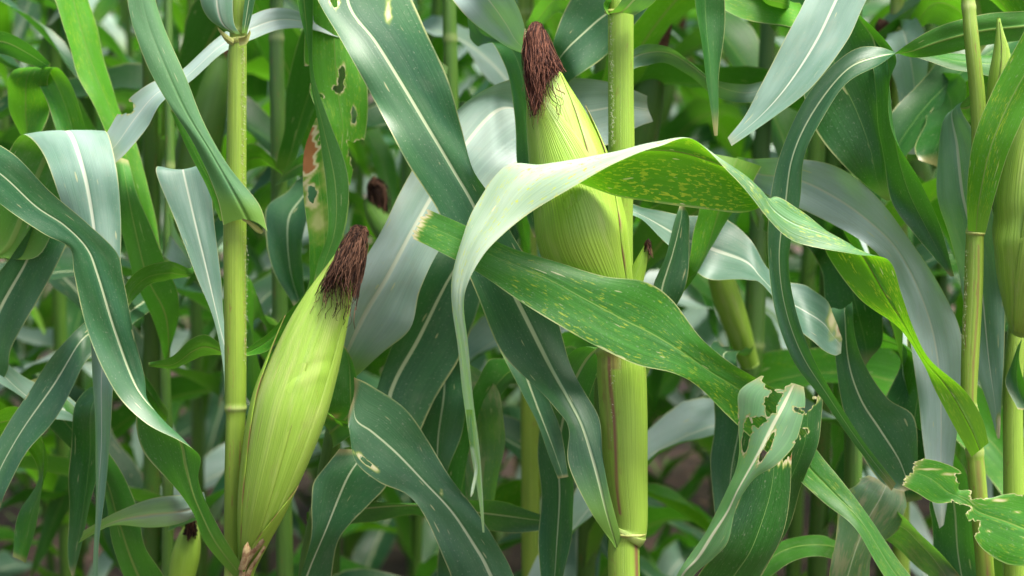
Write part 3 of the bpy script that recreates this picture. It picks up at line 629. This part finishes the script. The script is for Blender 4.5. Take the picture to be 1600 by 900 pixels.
silk(e, [[(492,462,-3.6),(505,440,-3.8),(522,408,-3.6),(540,375,-3.2),(552,357,-2.6),(560,360,-2)],
         [(512,455,-4.4),(522,430,-4.5),(538,398,-4),(550,370,-3.4),(558,356,-2.8),(566,360,-2.2)],
         [(532,448,-4.6),(540,425,-4.4),(549,398,-4),(558,372,-3.4),(564,358,-2.8),(570,364,-2.2)],
         [(550,462,-4.2),(556,430,-4),(562,402,-3.6),(566,376,-3.1),(567,360,-2.6),(571,368,-2)],
         [(556,488,-3.4),(560,455,-3.3),(567,420,-3),(570,388,-2.8),(569,364,-2.3),(572,372,-2)]], n=400, jit=4.2, curl=3.2, mat='silkb', seed=8, core=[(559,362,6,-2.3),(553,382,10,-2.3),(548,400,11,-2.3)])
silk(e, [[(500,452,-4),(492,470,-4),(486,488,-3.9)],[(552,470,-4),(552,495,-4),(548,512,-3.9)]], n=12, jit=5, curl=3.5, mat='silkb', seed=15, name='stray_silk')
silk(e, [[(552,362,-3),(530,400,-4.2),(515,435,-4.6),(500,466,-4.2)],[(568,364,-3),(560,400,-4.4),(550,440,-4.8),(556,490,-4)]], n=80, jit=7, curl=6, seed=19, mat='silkb', name='stray_silk', rad=.00028)
# papery foot of the ear
for q_ in ([(372,905,384,910,-1.0,.2),(376,884,386,888,-1.3,.3),(386,866,398,868,-1.6,.3),(398,852,408,856,-1.9,.2),(411,842,415,846,-2.4,.2)],
           [(380,912,390,906,-.9,.3),(388,890,398,884,-1.2,.3),(400,872,408,868,-1.6,.2),(412,852,416,854,-1.9,.1)],
           [(372,890,384,888,-2.0,.3),(377,872,390,870,-2.4,.4),(380,856,392,858,-2.6,.3),(386,846,388,848,-2.6,.2)]):
    leaf(D, 'drybit', q_, W=1.6, cup=-.5, ruf=.35, name='dry_husk', ddk=.3)

# ---- plant behind the left ear
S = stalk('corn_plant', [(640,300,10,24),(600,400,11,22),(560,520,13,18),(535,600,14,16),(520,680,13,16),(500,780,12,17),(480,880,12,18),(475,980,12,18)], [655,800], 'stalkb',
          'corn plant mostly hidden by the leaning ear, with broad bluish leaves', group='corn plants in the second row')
leaf(S, 'pale_lifted', [(522,600,540,604,14),(531,562,588,560,11,1,541,562),(540,500,640,512,9,1,570,497),(558,430,657,452,8,1,606,435),(594,365,686,392,8,1,640,370),(625,300,735,325,9,1,676,305),(668,228,792,262,10,1,722,232),(728,160,860,235,12,1,785,165),(800,124,905,230,13,1),(890,120,955,225,14,1),(960,130,992,200,15,1),(1010,150,1020,190,16)], W=9, cup=.2, ruf=.25, nu=30)
leaf(S, 'blue', [(535,700,560,720,16),(575,690,618,740,17),(586,620,682,620,18,1,612,612),(620,520,722,552,18,1,655,530),(658,430,752,462,18,1,700,440),(695,375,775,385,19),(730,320,790,330,20)], W=9, cup=.15, nu=26)
leaf(S, 'blue', [(470,1000,490,1010,16),(457,955,515,950,12,0,466,950),(470,898,519,893,11,0,481,897),(486,840,532,838,10,0,506,836),(487,786,575,790,10,0,527,782),(492,748,608,752,10,0,548,735),(530,700,612,700,11)], W=6, cup=.15)
leaf(S, 'blue', [(480,800,482,830,18),(520,792,516,825,20),(560,788,560,815,22),(650,784,640,806,22),(700,780,700,822,22),(770,782,780,833,22),(830,800,845,828,22),(870,812,872,822,22)], W=6, cup=.15, s=1)
leaf(S, 'blue', [(520,700,500,660,15),(562,668,512,640,10),(565,640,515,600,9),(560,600,525,560,9),(550,560,530,530,9)], W=5, cup=-.3, brown=[(518,655,9,9,.4)])
leaf(S, 'bright', [(505,640,525,660,9,.3),(515,652,540,668,8.5,.3),(540,658,552,668,8.5,.3)], name='auricle', W=2)
leaf(A, 'blue', [(975,1100,985,1120,2),(900,1030,960,1030,5),(735,958,838,955,5.5,.5,796,938),(700,888,788,868,5.5,.5,750,866),(668,815,744,798,5.5,.5,708,802),(638,774,705,748,5.5,.6,665,755),(592,753,670,690,5.5,1,620,708),(556,722,632,638,5.5,1,582,675),(547,682,580,603,5.5,1,556,655),(546,650,556,590,6)], W=7, cup=.05, nu=30, sub=10, holes=[(572,722,16,2.6,40)], brown=[(690,770,3,8,.4)])

# ---- second-row plant whose stalk shows between the big blade and the ear
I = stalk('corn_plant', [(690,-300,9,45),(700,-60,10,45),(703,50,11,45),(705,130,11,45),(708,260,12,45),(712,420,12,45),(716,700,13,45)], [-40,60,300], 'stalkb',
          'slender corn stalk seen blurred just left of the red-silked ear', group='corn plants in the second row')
leaf(I, 'pale_lifted', [(700,130,700,105,42),(620,80,620,50,24),(545,62,545,34,16),(490,46,490,25,13,.6),(440,46,440,12,11,.8),(395,62,395,22,10,.8),(347,84,340,58,9,.8),(300,125,280,112,8,.8),(252,160,236,130,7,.8),(228,200,196,162,7,.6),(197,240,168,205,7,.6),(173,262,153,226,7,.4)], W=5, cup=.12, ruf=.12, nu=30, holes=[(196,168,14,10,-30)], brown=[(188,155,9,9,1)], label='pale glossy leaf crossing behind the left stalk')
leaf(I, 'pale_lifted', [(700,-230,690,-180,30),(730,-180,660,-120,14),(762,-60,665,-50,7),(797,-8,712,0,5),(816,36,757,46,5),(822,64,795,76,5),(850,92,848,95,5)], W=7)
leaf(I, 'dark', [(720,-20,730,20,30),(750,30,740,70,20),(815,72,774,72,12),(834,150,800,155,9),(842,240,808,245,9),(842,320,820,325,9),(838,370,835,372,9)], W=5)
leaf(I, 'blue', [(712,470,716,490,44),(705,525,655,520,26),(728,600,652,600,20),(720,680,640,690,20),(700,745,660,750,20),(690,790,680,790,20)], W=8, cup=.12)
leaf(I, 'patch', [(718,560,720,590,40),(770,600,700,640,27),(790,690,695,720,25),(775,770,715,790,25),(760,820,740,830,25)], W=8, cup=.1)
leaf(I, 'blue', [(716,700,718,730,42),(740,820,690,830,30),(740,900,680,900,30),(720,960,690,960,30)], W=8)
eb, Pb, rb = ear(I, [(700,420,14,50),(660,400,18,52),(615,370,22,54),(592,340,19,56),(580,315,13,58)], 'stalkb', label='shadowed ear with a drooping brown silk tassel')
silk(eb, [[(584,330,56),(575,300,57),(580,285,57),(590,300,56),(594,350,55)],[(600,330,55),(592,300,56),(588,280,56),(605,300,55),(608,350,55)]], n=90, rad=.0008, mat='silkb', core=[(586,285,8,57),(592,310,12,57),(598,345,8,56)])
# ---- pale stalk left of centre
H = stalk('corn_plant', [(432,-300,9,50),(432,-40,10,48),(432,60,11.5,46),(434,180,12,45),(436,262,13,45),(436,400,12,45),(440,620,13,45)], [60,255,500], 'stalkb',
          'corn plant with a yellow-green stalk blurred right of the left front stalk', group='corn plants in the second row')
leaf(H, 'blue', [(445,262,430,290,43),(480,240,470,275,38),(500,280,450,300,32),(480,350,410,330,30),(470,420,430,420,30),(480,480,460,480,30)], W=8)
leaf(H, 'bright', [(430,250,445,275,43),(400,225,415,260,42),(375,230,380,275,40),(340,270,360,320,38)], W=7)
leaf(H, 'dark', [(455,270,430,262,43),(500,150,450,150,40),(540,60,470,50,36),(600,-20,520,-30,34)], W=8, s=-1)
leaf(H, 'bright', [(430,500,440,520,44),(400,480,415,520,38),(380,430,400,500,30),(400,560,380,600,26),(430,640,400,640,26)], W=9)
# ---- thin stalk further left
P2_ = stalk('corn_plant', [(258,-300,6,38),(262,-40,6.5,38),(264,100,7,37),(266,260,7.5,36),(262,400,8,35),(258,560,8,35),(262,720,9,35),(262,900,9,35)], [262,520,750], 'stalkb',
          'thin green corn stalk blurred between the leaves at the far left', group='corn plants in the second row')
leaf(P2_, 'blue', [(255,470,245,440,30),(190,520,170,480,14),(134,565,120,515,8,1,128,530),(98,640,60,590,8,1,80,603),(44,702,8,668,8,1,26,682),(12,765,-30,742,8),(0,795,-10,800,8)], W=6, cup=.12, label=None)
leaf(P2_, 'bright', [(240,-160,262,-150,34),(120,-120,150,-160,26),(75,-50,128,-50,25),(85,0,139,0,25),(109,80,162,88,25),(140,150,186,162,25),(170,220,216,238,25),(200,300,240,328,25),(230,380,252,398,25)], W=6, cup=.1, brown=[(170,60,5,40,.5)])
leaf(P2_, 'pale_lifted', [(262,330,255,400,34),(300,415,300,430,14),(262,410,262,436,10),(222,418,236,442,9),(196,445,214,462,9),(194,475,200,480,9)][:6], W=4)
leaf(P2_, 'blue', [(262,560,262,580,34),(280,480,240,500,22),(262,430,205,430,19),(240,360,188,350,18),(215,300,185,290,18),(200,250,180,245,20)], W=6, cup=.1)
leaf(P2_, 'pale_lifted', [(348,540,348,555,7),(322,524,318,552,6),(296,532,300,560,6),(268,558,270,576,6),(232,567,232,573,6)], W=4, s=1, name='leaf')
leaf(P2_, 'dark', [(262,640,258,660,32),(200,560,190,600,18),(160,620,120,630,12),(160,700,108,720,12),(140,790,108,800,12),(122,870,108,875,12),(116,900,112,900,12)], W=6)
leaf(P2_, 'blue', [(300,1000,250,1010,20),(275,940,225,960,16),(245,880,190,890,15),(215,810,165,800,15),(190,740,140,730,16),(120,640,70,660,18),(60,590,30,600,18)], W=7, cup=.15, s=1)
leaf(P2_, 'pale_lifted', [(262,800,262,830,30),(320,770,310,810,16),(280,775,290,815,10),(230,778,232,822,10),(180,800,172,822,10),(130,830,120,850,10)][::-1], W=5, cup=-.2)
eb, Pb, rb = ear(P2_, [(270,960,10,26),(280,920,18,26),(290,870,22,26),(297,835,16,26),(302,815,6,26)], 'husk', label='small yellowish ear low down')
silk(eb, [[(292,840,24),(296,820,24),(299,806,24),(304,812,24)],[(304,842,24),(303,822,24),(301,806,24),(308,816,24)]], n=60, rad=.0006, mat='silkb', core=[(298,806,6,25),(298,822,10,25),(297,836,12,25)])
# ---- plant outside the left edge
E = stalk('corn_plant', [(-60,-300,14,16),(-60,0,15,14),(-58,300,16,14),(-58,600,17,14),(-60,900,18,14)], [350,640], 'stalk',
          'corn plant just outside the left edge whose greyish leaves bend into view', group='corn plants in the front row')
leaf(E, 'pale', [(-20,400,-50,420,14,2),(60,400,-40,370,13,1),(96,320,-2,270,12,1),(132,240,22,222,11,1),(165,208,50,214,8,.5),(182,262,80,268,5,.5),(188,335,104,345,4,.5),(189,420,122,430,3,.5),(186,510,140,520,3,.5),(180,600,144,610,3),(172,700,150,705,3),(159,800,148,805,3),(153,900,146,902,3),(150,960,147,960,3)], W=7, cup=-.12, ruf=.2, nu=28)
leaf(E, 'blue', [(-65,620,-50,640,13),(-45,560,5,590,13),(-30,470,22,535,13,1,-5,495),(18,400,70,450,13,1,38,415),(54,345,108,372,13,1,68,355),(88,280,132,300,14),(118,230,150,240,15)], W=7, cup=.12)
leaf(E, 'bright', [(-40,260,-55,240,16),(40,260,0,270,22),(58,220,34,226,23),(73,170,15,165,23),(76,120,18,118,21),(92,108,48,112,20),(120,160,76,162,19),(137,215,96,222,19),(152,290,125,295,20)], W=6, cup=.1)
leaf(E, 'pale', [(-60,560,-55,530,14),(0,600,-10,545,14),(60,640,50,600,16),(120,660,110,620,18),(160,690,158,670,18)][::-1], W=6)
leaf(E, 'blue', [(-50,60,-50,90,14),(0,50,0,85,16),(50,75,40,100,18),(80,100,76,110,20)], W=4)
leaf(E, 'bright', [(-60,680,-45,690,14),(20,640,30,690,12),(70,690,60,740,14),(60,800,30,800,14),(40,880,20,870,14)], W=8)

# ---- right edge plant with the ear cut by the frame
V_ = stalk('corn_plant', [(1640,-200,13,10),(1625,100,14,9),(1605,350,15,7),(1590,520,15,6),(1583,600,15,6),(1584,760,16,6),(1586,900,17,6),(1588,1040,17,6)], [505,790], 'stalk',
          'corn plant at the right edge with a fat green ear cut off by the frame', group='corn plants in the front row')
e, P, r = ear(V_, [(1594,520,14,2),(1600,490,30,1),(1608,440,48,.5),(1613,380,58,0),(1616,310,62,0),(1622,240,56,0),(1632,180,40,0),(1642,130,22,0),(1648,90,8,0)], 'husk2', dents=[(.4,-.8,.06,.03),(.46,-.8,-.05,.03)], seams=[(.45,.8,-.9,-.5,.05,.8)])
husk_leaf(e, P, r, .05, .85, -.5, 2.2, .6, 1.05, 'husk2', edge=.5, power=2)
silk(e, [[(1642,150,-2),(1650,110,-1.5),(1655,90,-1.5),(1650,130,-2.5),(1652,160,-2.5)],[(1655,150,-2),(1658,110,-1.5),(1662,90,-1.5),(1665,130,-2.5),(1668,160,-2.5)]], n=150, core=[(1650,90,10,-1),(1655,130,18,-1)])
leaf(V_, 'blue', [(1640,0,1650,60,9),(1625,10,1628,60,6),(1600,17,1600,63,4,1),(1540,22,1530,72,3,1),(1470,40,1470,86,2.5,1),(1420,68,1424,89,2,1.5),(1378,98,1372,73,1.5,1.5),(1322,130,1325,84,1,1),(1280,195,1264,145,.5,1),(1256,250,1220,235,0,1),(1249,320,1203,320,0,1),(1233,400,1200,400,0,1),(1240,470,1212,490,-.3,.8),(1262,540,1241,566,-.5,.8),(1300,612,1286,626,-.5,.8),(1350,690,1339,700,-.5,.6),(1400,756,1393,767,-.5,.3)], W=4.5, cup=.12, ruf=.12, nu=28, label='long narrow blade looping down past the torn leaf')
leaf(V_, 'dark', [(1640,70,1640,110,8),(1560,86,1560,122,6),(1490,86,1500,112,5),(1450,82,1455,96,4.5),(1424,83,1426,88,4)], W=4, s=-1)
leaf(V_, 'pale', [(1600,120,1610,150,8),(1560,120,1570,160,9),(1510,150,1520,190,8),(1500,172,1480,178,7),(1530,220,1465,235,6),(1546,300,1466,310,6),(1562,380,1487,380,6),(1569,460,1503,460,6),(1569,550,1520,560,6),(1565,630,1546,640,6),(1562,685,1559,686,6)], W=6, cup=-.12, ruf=.15, brown=[(1561,668,5,22,.7)])
leaf(V_, 'bright', [(1588,780,1596,800,5,.5),(1660,900,1640,830,2,1),(1700,930,1700,780,-1,1),(1655,915,1650,768,-3,1),(1612,888,1605,770,-4,1),(1570,880,1572,772,-4.5,.6,1572,815),(1530,852,1543,778,-4.8,.6,1530,800),(1508,802,1516,766,-5,.3,1512,784),(1492,786,1498,764,-5,.3),(1462,786,1502,738,-5.1,.3,1480,768),(1432,770,1470,722,-5.2,.3),(1406,756,1430,714,-5.3,.3)], cup=0, ruf=.10, nu=44, sub=16,
     holes=[(1506,750,16,7,40),(1494,793,20,7,10),(1530,772,14,7),(1418,732,8,12,20),(1515,825,16,12,0),(1595,768,22,5),(1432,716,10,4)], brown=[(1452,733,26,2.5,.5),(1562,782,18,4,.55),(1482,741,12,3,.45),(1590,800,6,2,.5),(1545,830,5,2,.5)], ragend=3, label='chewed bright green leaf with a ragged end')
leaf(V_, 'dark', [(1598,520,1590,540,4),(1592,560,1580,570,3),(1606,610,1572,600,2.5),(1620,640,1590,640,2)], W=3)
leaf(V_, 'pale', [(1470,-120,1540,-90,9),(1330,-230,1380,-260,2),(1410,-100,1310,-130,-1.5),(1353,0,1258,0,-3,.8),(1323,65,1224,66,-3.6,.8),(1270,135,1190,130,-4,.8),(1211,182,1164,180,-4,.6),(1143,228,1137,215,-4,.2)][1:], W=6.5, cup=.10, ruf=.15, nu=28, label='broad pale-topped blade tapering down from the top edge')

# ---- plants behind on the right
J = stalk('corn_plant', [(1215,-200,11,62),(1200,40,12,60),(1190,250,13,58),(1183,400,15,56),(1178,520,17,55),(1172,620,17,55),(1172,900,17,55)], [335,540,700], 'stalkb',
          'corn plant with a thick yellowish forked stalk behind, right of the large ear', group='corn plants in the second row')
eb, Pb, rb = ear(J, [(1172,570,15,52),(1152,510,20,50),(1134,460,22,49),(1122,420,18,48),(1112,385,8,48)], 'husk', label='yellow-green young ear half hidden')
leaf(J, 'pale_lifted', [(1180,330,1185,360,54),(1150,250,1155,290,16),(1182,248,1195,300,12,1,1192,275),(1242,248,1240,322,10,1,1252,284),(1312,262,1300,350,10,1,1322,320),(1372,310,1365,390,10,1,1388,375),(1430,388,1402,450,10,1,1424,430),(1475,458,1420,520,10,1,1452,500),(1503,530,1432,600,10,1,1466,570),(1500,620,1440,672,10,1,1470,645),(1490,720,1452,760,10),(1475,820,1468,826,10)], W=8, cup=.12, ruf=.25, nu=26)
leaf(J, 'dark', [(1215,-60,1200,-20,58),(1290,-60,1230,0,18),(1338,20,1242,80,10),(1368,70,1256,150,8,1,1305,105),(1373,150,1276,206,8,1,1335,165),(1380,220,1312,252,8,1,1358,228),(1386,282,1356,294,8),(1391,313,1384,314,8)], W=9, cup=.1)
leaf(J, 'dark', [(1330,10,1330,40,14),(1395,80,1360,90,7),(1388,130,1372,140,5),(1402,215,1376,222,5),(1440,290,1386,302,5),(1470,356,1426,362,5),(1491,432,1485,432,5)], W=6, cup=.25)
leaf(J, 'dark', [(1210,-40,1190,-30,56),(1140,-120,1080,-120,12),(1132,-40,1082,-40,5),(1131,30,1087,30,5),(1129,100,1100,100,5),(1124,160,1110,165,5),(1121,212,1116,212,5)], W=5, cup=.2, s=-1)
leaf(J, 'bright', [(1215,20,1205,40,58),(1250,10,1260,48,14),(1190,-25,1200,38,12),(1140,-40,1120,5,12),(1090,-70,1080,-40,12)], W=7, s=-1)
leaf(J, 'pale_lifted', [(1212,50,1200,30,58),(1235,-10,1240,20,12),(1190,-30,1180,10,12),(1130,-60,1120,-40,12)], W=7)
leaf(J, 'blue', [(1180,540,1170,560,53),(1150,560,1110,540,20),(1180,640,1120,650,18),(1170,740,1110,730,18),(1150,830,1120,830,18)], W=8)
leaf(J, 'dark', [(1190,335,1192,360,54),(1280,330,1260,380,26),(1340,360,1280,420,24),(1370,460,1290,480,22),(1380,530,1320,540,22),(1360,560,1350,575,22)], W=9)
K_ = stalk('corn_plant', [(1340,-200,9,40),(1336,100,10,36),(1334,350,11,32),(1333,560,13,28),(1333,700,14,26),(1332,860,14,26)], [300,640,790], 'stalkb',
          'corn plant behind on the right with a worn brown-patched leaf low down', group='corn plants in the second row')
leaf(K_, 'blue', [(1334,500,1330,530,27),(1330,470,1315,490,16),(1332,485,1300,492,10),(1348,560,1306,572,9,1,1325,565),(1386,622,1318,642,9,1,1345,625),(1427,650,1342,702,9,1,1375,672),(1434,705,1376,752,9,1,1405,720),(1432,762,1412,768,9)], W=7, cup=.1, nu=24)
leaf(K_, 'patch', [(1330,1000,1335,1010,20),(1286,960,1350,960,12,1,1310,960),(1292,890,1362,880,10,1,1325,885),(1308,812,1392,838,10,1,1348,818),(1330,757,1414,800,10,1,1372,775),(1355,740,1413,766,11)], W=7, cup=.1, bites=6, nu=26, label='worn leaf with pale brown patches')
leaf(K_, 'patch', [(1335,800,1335,830,24),(1400,800,1395,850,12),(1450,840,1440,890,12),(1500,900,1480,930,12)], W=7)
leaf(K_, 'pale_lifted', [(1335,850,1335,880,22),(1280,838,1290,872,14),(1230,842,1235,880,14),(1190,868,1200,900,14),(1150,920,1160,935,14)], W=5, s=-1)
leaf(K_, 'blue', [(1340,600,1335,620,26),(1480,700,1450,740,14),(1520,780,1450,800,12),(1530,860,1460,870,12),(1540,930,1480,940,12)], W=8)
leaf(K_, 'dark', [(1340,500,1335,540,28),(1440,560,1410,560,18),(1470,640,1380,640,16),(1460,720,1370,720,16),(1440,780,1400,790,16)], W=9)
L_ = stalk('corn_plant', [(1400,-200,10,60),(1402,40,11,58),(1405,300,12,56),(1408,560,13,55)], [20,230,420], 'stalky',
          'corn stalk far back at the upper right between the blue-green leaves', group='corn plants in the second row')
leaf(L_, 'dark', [(1408,235,1400,260,54),(1470,120,1440,160,36),(1510,130,1450,190,26),(1500,200,1430,230,24),(1470,262,1436,250,24)], W=9)
leaf(L_, 'pale_lifted', [(1400,30,1410,60,56),(1440,40,1380,60,40),(1450,140,1400,140,36),(1450,240,1410,240,34)], W=8)
leaf(L_, 'bright', [(1405,80,1400,100,56),(1450,-20,1440,40,40),(1500,-10,1490,50,30),(1550,60,1530,90,30)], W=8)
T_ = stalk('corn_plant', [(825,-300,12,62),(822,-40,13,60),(822,60,13,60),(825,300,14,60),(828,640,15,60)], [20,250,420,600], 'stalky',
          'corn stalk standing back behind the top of the red-silked ear', group='corn plants in the second row')
leaf(T_, 'blue', [(828,200,838,220,56),(850,130,880,160,20),(860,82,890,128,12,1,872,95),(880,20,951,84,12,1,928,38),(922,-50,1010,15,12,1,985,-10),(980,-120,1060,-60,13)], W=8, cup=.12)
leaf(T_, 'bright', [(820,40,830,60,58),(860,-20,870,20,30),(900,0,885,40,24),(930,60,880,80,22)], W=7)
leaf(T_, 'dark', [(826,420,830,440,56),(800,330,830,340,30),(790,300,850,290,24),(800,240,860,230,24)], W=9)
leaf(T_, 'dark', [(826,600,830,620,50),(780,560,800,600,30),(740,600,760,650,26),(700,700,760,700,26),(690,800,740,800,26)], W=9)
leaf(T_, 'blue', [(828,560,832,600,50),(880,520,890,570,30),(930,540,880,620,24),(930,640,870,660,24),(920,720,890,720,24)], W=9)


# ------------------------------------------------------------------ the field behind: whole plants, copied
def arc_leaf(plant, h, az, mat, Ln, Wd, rise, droop, twist, sx=0, sy=0, seed=0):
    r_ = random.Random(seed); N = 40; nu = 8
    s = np.linspace(0, 1, N); ang = rise-(rise+droop)*np.clip(s*1.15, 0, 1)**1.5
    ds = Ln/(N-1); hx = np.cumsum(np.cos(ang)*ds); hz = np.cumsum(np.sin(ang)*ds)
    side = .06*Ln*np.sin(s*3.0+r_.uniform(0, 6)) * s
    ca, sa = math.cos(az), math.sin(az)
    mid = np.stack([sx+ca*hx-sa*side, sy+sa*hx+ca*side, h+hz], -1)
    T = np.gradient(mid, axis=0); T /= np.linalg.norm(T, axis=1)[:, None]
    S = np.cross(T, [0, 0, 1.]); S /= np.linalg.norm(S, axis=1)[:, None]+1e-9
    Nn = np.cross(S, T)
    tw = twist*s**1.6
    S2 = S*np.cos(tw)[:, None]+Nn*np.sin(tw)[:, None]; N2 = np.cross(S2, T)
    w = Wd/2*np.minimum(1, .35+s*3.2)*np.clip((1-s)*2.3, 0, 1)**.8
    us = np.linspace(0, 1, nu+1); V = np.zeros((N, nu+1, 3)); p = [r_.uniform(0, 6) for _ in range(2)]
    for j, u in enumerate(us):
        q = 2*(u-.5)
        V[:, j] = mid+S2*(w*q*.95)[:, None]+N2*(abs(q)**1.5*w*.32)[:, None]+N2*(q*q*.006*np.sin(s*Ln/.12*6.28+p[int(q > 0)]))[:, None]
    idx = np.arange(N*(nu+1)).reshape(N, nu+1)
    F = np.stack([idx[:-1, :-1], idx[:-1, 1:], idx[1:, 1:], idx[1:, :-1]], -1).reshape(-1, 4)
    uv = np.stack([np.broadcast_to(us, (N, nu+1)), np.broadcast_to((s*Ln)[:, None], (N, nu+1))], -1).reshape(-1, 2)
    return mesh_obj('leaf', V.reshape(-1, 3), F, M[mat], plant, uv, {'t': np.repeat(s, nu+1), 'dmg': np.zeros(N*(nu+1))})

FIELD_LABEL = 'tall green corn plant standing blurred in the rows of the field behind'
FIELD_GROUP = 'blurred corn plants in the rows behind'
def proto(seed):
    r_ = random.Random(seed)
    root = thing('corn_plant', (0, 0, 0), FIELD_LABEL, 'corn plant', FIELD_GROUP)
    H = r_.uniform(1.85, 2.05); n = 50; zz = np.linspace(0, H, n); lx, ly = r_.uniform(-.05, .05), r_.uniform(-.05, .05)
    P = np.stack([lx*(zz/H)**2, ly*(zz/H)**2, zz], -1); rr = .0115*(1-.5*(zz/H)**1.5)
    for k in range(11): rr = rr*(1+.16*np.exp(-((zz-(.1+k*.19))/.012)**2))
    V, F, uv = tube_mesh(P, rr, 12, 1)
    mesh_obj('stalk', V.reshape(-1, 3), F, M['stalkb'], root, uv, {'dmg': np.zeros(n*12), 'node': np.zeros(n*12)})
    az0 = r_.uniform(-.5, .5)
    for k in range(13):
        h = .12+k*.125+r_.uniform(-.03, .03); az = az0+math.pi*(k % 2)+r_.gauss(0, .45)
        arc_leaf(root, h, az, r_.choice(['blue', 'blue', 'bright', 'pale_lifted', 'pale', 'dark', 'pale_lifted', 'bright', 'blue', 'bright']), r_.uniform(.62, .9), r_.uniform(.06, .09),
                 R(r_.uniform(50, 72)), R(r_.uniform(35, 78)), r_.uniform(-1.6, 1.6), seed=seed*31+k)
    if seed % 2 == 0:
        a = az0+.6; hb = 1.0
        EP = np.array([(.02*math.cos(a)+.05*math.cos(a)*t, .02*math.sin(a)+.05*math.sin(a)*t, hb+.22*t) for t in np.linspace(0, 1, 20)])
        er = .026*np.sin(np.linspace(.5, 2.95, 20))**.7
        V, F, uv = tube_mesh(EP, er, 16, 1)
        e = mesh_obj('ear', V.reshape(-1, 3), F, M['stalkb'], root, uv, {'dmg': np.zeros(320), 'node': np.zeros(320)})
        SP = np.array([EP[-2]+np.array([math.cos(a)*.01*t+.006*math.sin(t*3), 0, .05*math.sin(t*2.6)]) for t in np.linspace(0, 1, 8)])
        V, F, uv = tube_mesh(SP, .010*np.sin(np.linspace(.9, 3.0, 8))**.5, 10, 1, lambda t, b: 1+.2*np.sin(b*4+t*9))
        mesh_obj('silk', V.reshape(-1, 3), F, M['silkb'], e)
    return root
def copy_tree(o, parent=None):
    c = o.copy(); C.collection.objects.link(c); c.parent = parent
    for ch in list(o.children): copy_tree(ch, c)
    return c
protos = [proto(s) for s in (2, 3, 4, 5, 6)]
spots = []
r_ = random.Random(11)
for row, Y in enumerate([2.02, 2.62, 3.35, 4.0, 4.7, 5.5, 6.4, 7.5]):
    half = .30*Y+.45; step = .27 if row < 2 else (.26 if row < 5 else .34)
    x = -half+r_.uniform(0, .1)
    while x < half:
        spots.append((x+r_.gauss(0, .03), Y+r_.gauss(0, .05), (r_.uniform(-.45, .45)+math.pi*r_.randrange(2)) if row == 0 else r_.uniform(0, 6.283), r_.uniform(.92, 1.06))); x += step
for i, (x, y, a, sc) in enumerate(spots):
    o = protos[i] if i < len(protos) else copy_tree(protos[i % len(protos)])
    o.location = (x, y, -.02); o.rotation_euler = (r_.gauss(0, .03), r_.gauss(0, .03), a); o.scale = (sc,)*3
print('field plants', len(spots))

# ------------------------------------------------------------------ litter and weeds on the soil
V = []; F = []
for _ in range(900):
    x, y = r_.uniform(-2.6, 2.6), r_.uniform(1.8, 8.5); a = r_.uniform(0, 6.28); l, w = r_.uniform(.04, .2), r_.uniform(.008, .03)
    c, s_ = math.cos(a), math.sin(a); b = len(V); z0 = .012
    for k in range(5):
        q = k/4-.5; zz = z0+.02*math.cos(q*3)+r_.uniform(0, .012)
        for sd_ in (-1, 1): V.append((x+c*q*l-s_*sd_*w/2*(1-abs(q)*1.5), y+s_*q*l+c*sd_*w/2*(1-abs(q)*1.5), zz))
    for k in range(4): F.append((b+2*k, b+2*k+1, b+2*k+3, b+2*k+2))
o = mesh_obj('dry_leaf_litter', V, F, M['litter']); o['kind'] = 'stuff'; o['label'] = 'dry brown leaf litter scattered on the soil between the rows'; o['category'] = 'leaf litter'
V = []; F = []
for _ in range(420):
    x, y = r_.uniform(-2.6, 2.6), r_.uniform(1.9, 8.5)
    for k in range(12):
        a = r_.uniform(0, 6.28); l = r_.uniform(.04, .14); c, s_ = math.cos(a), math.sin(a); b = len(V); w = r_.uniform(.003, .009)
        for t in (0, .4, .75, 1):
            ww = w*math.sin(max(.05, t*2.9+.15)); hx = l*.7*t; hz = l*(t-.5*t*t)
            for sd_ in (-1, 1): V.append((x+c*hx-s_*sd_*ww, y+s_*hx+c*sd_*ww, hz-.01))
        for k2 in range(3): F.append((b+2*k2, b+2*k2+1, b+2*k2+3, b+2*k2+2))
o = mesh_obj('weeds', V, F, M['weed']); o['kind'] = 'stuff'; o['label'] = 'low green weeds growing on the soil between the rows'; o['category'] = 'weeds'
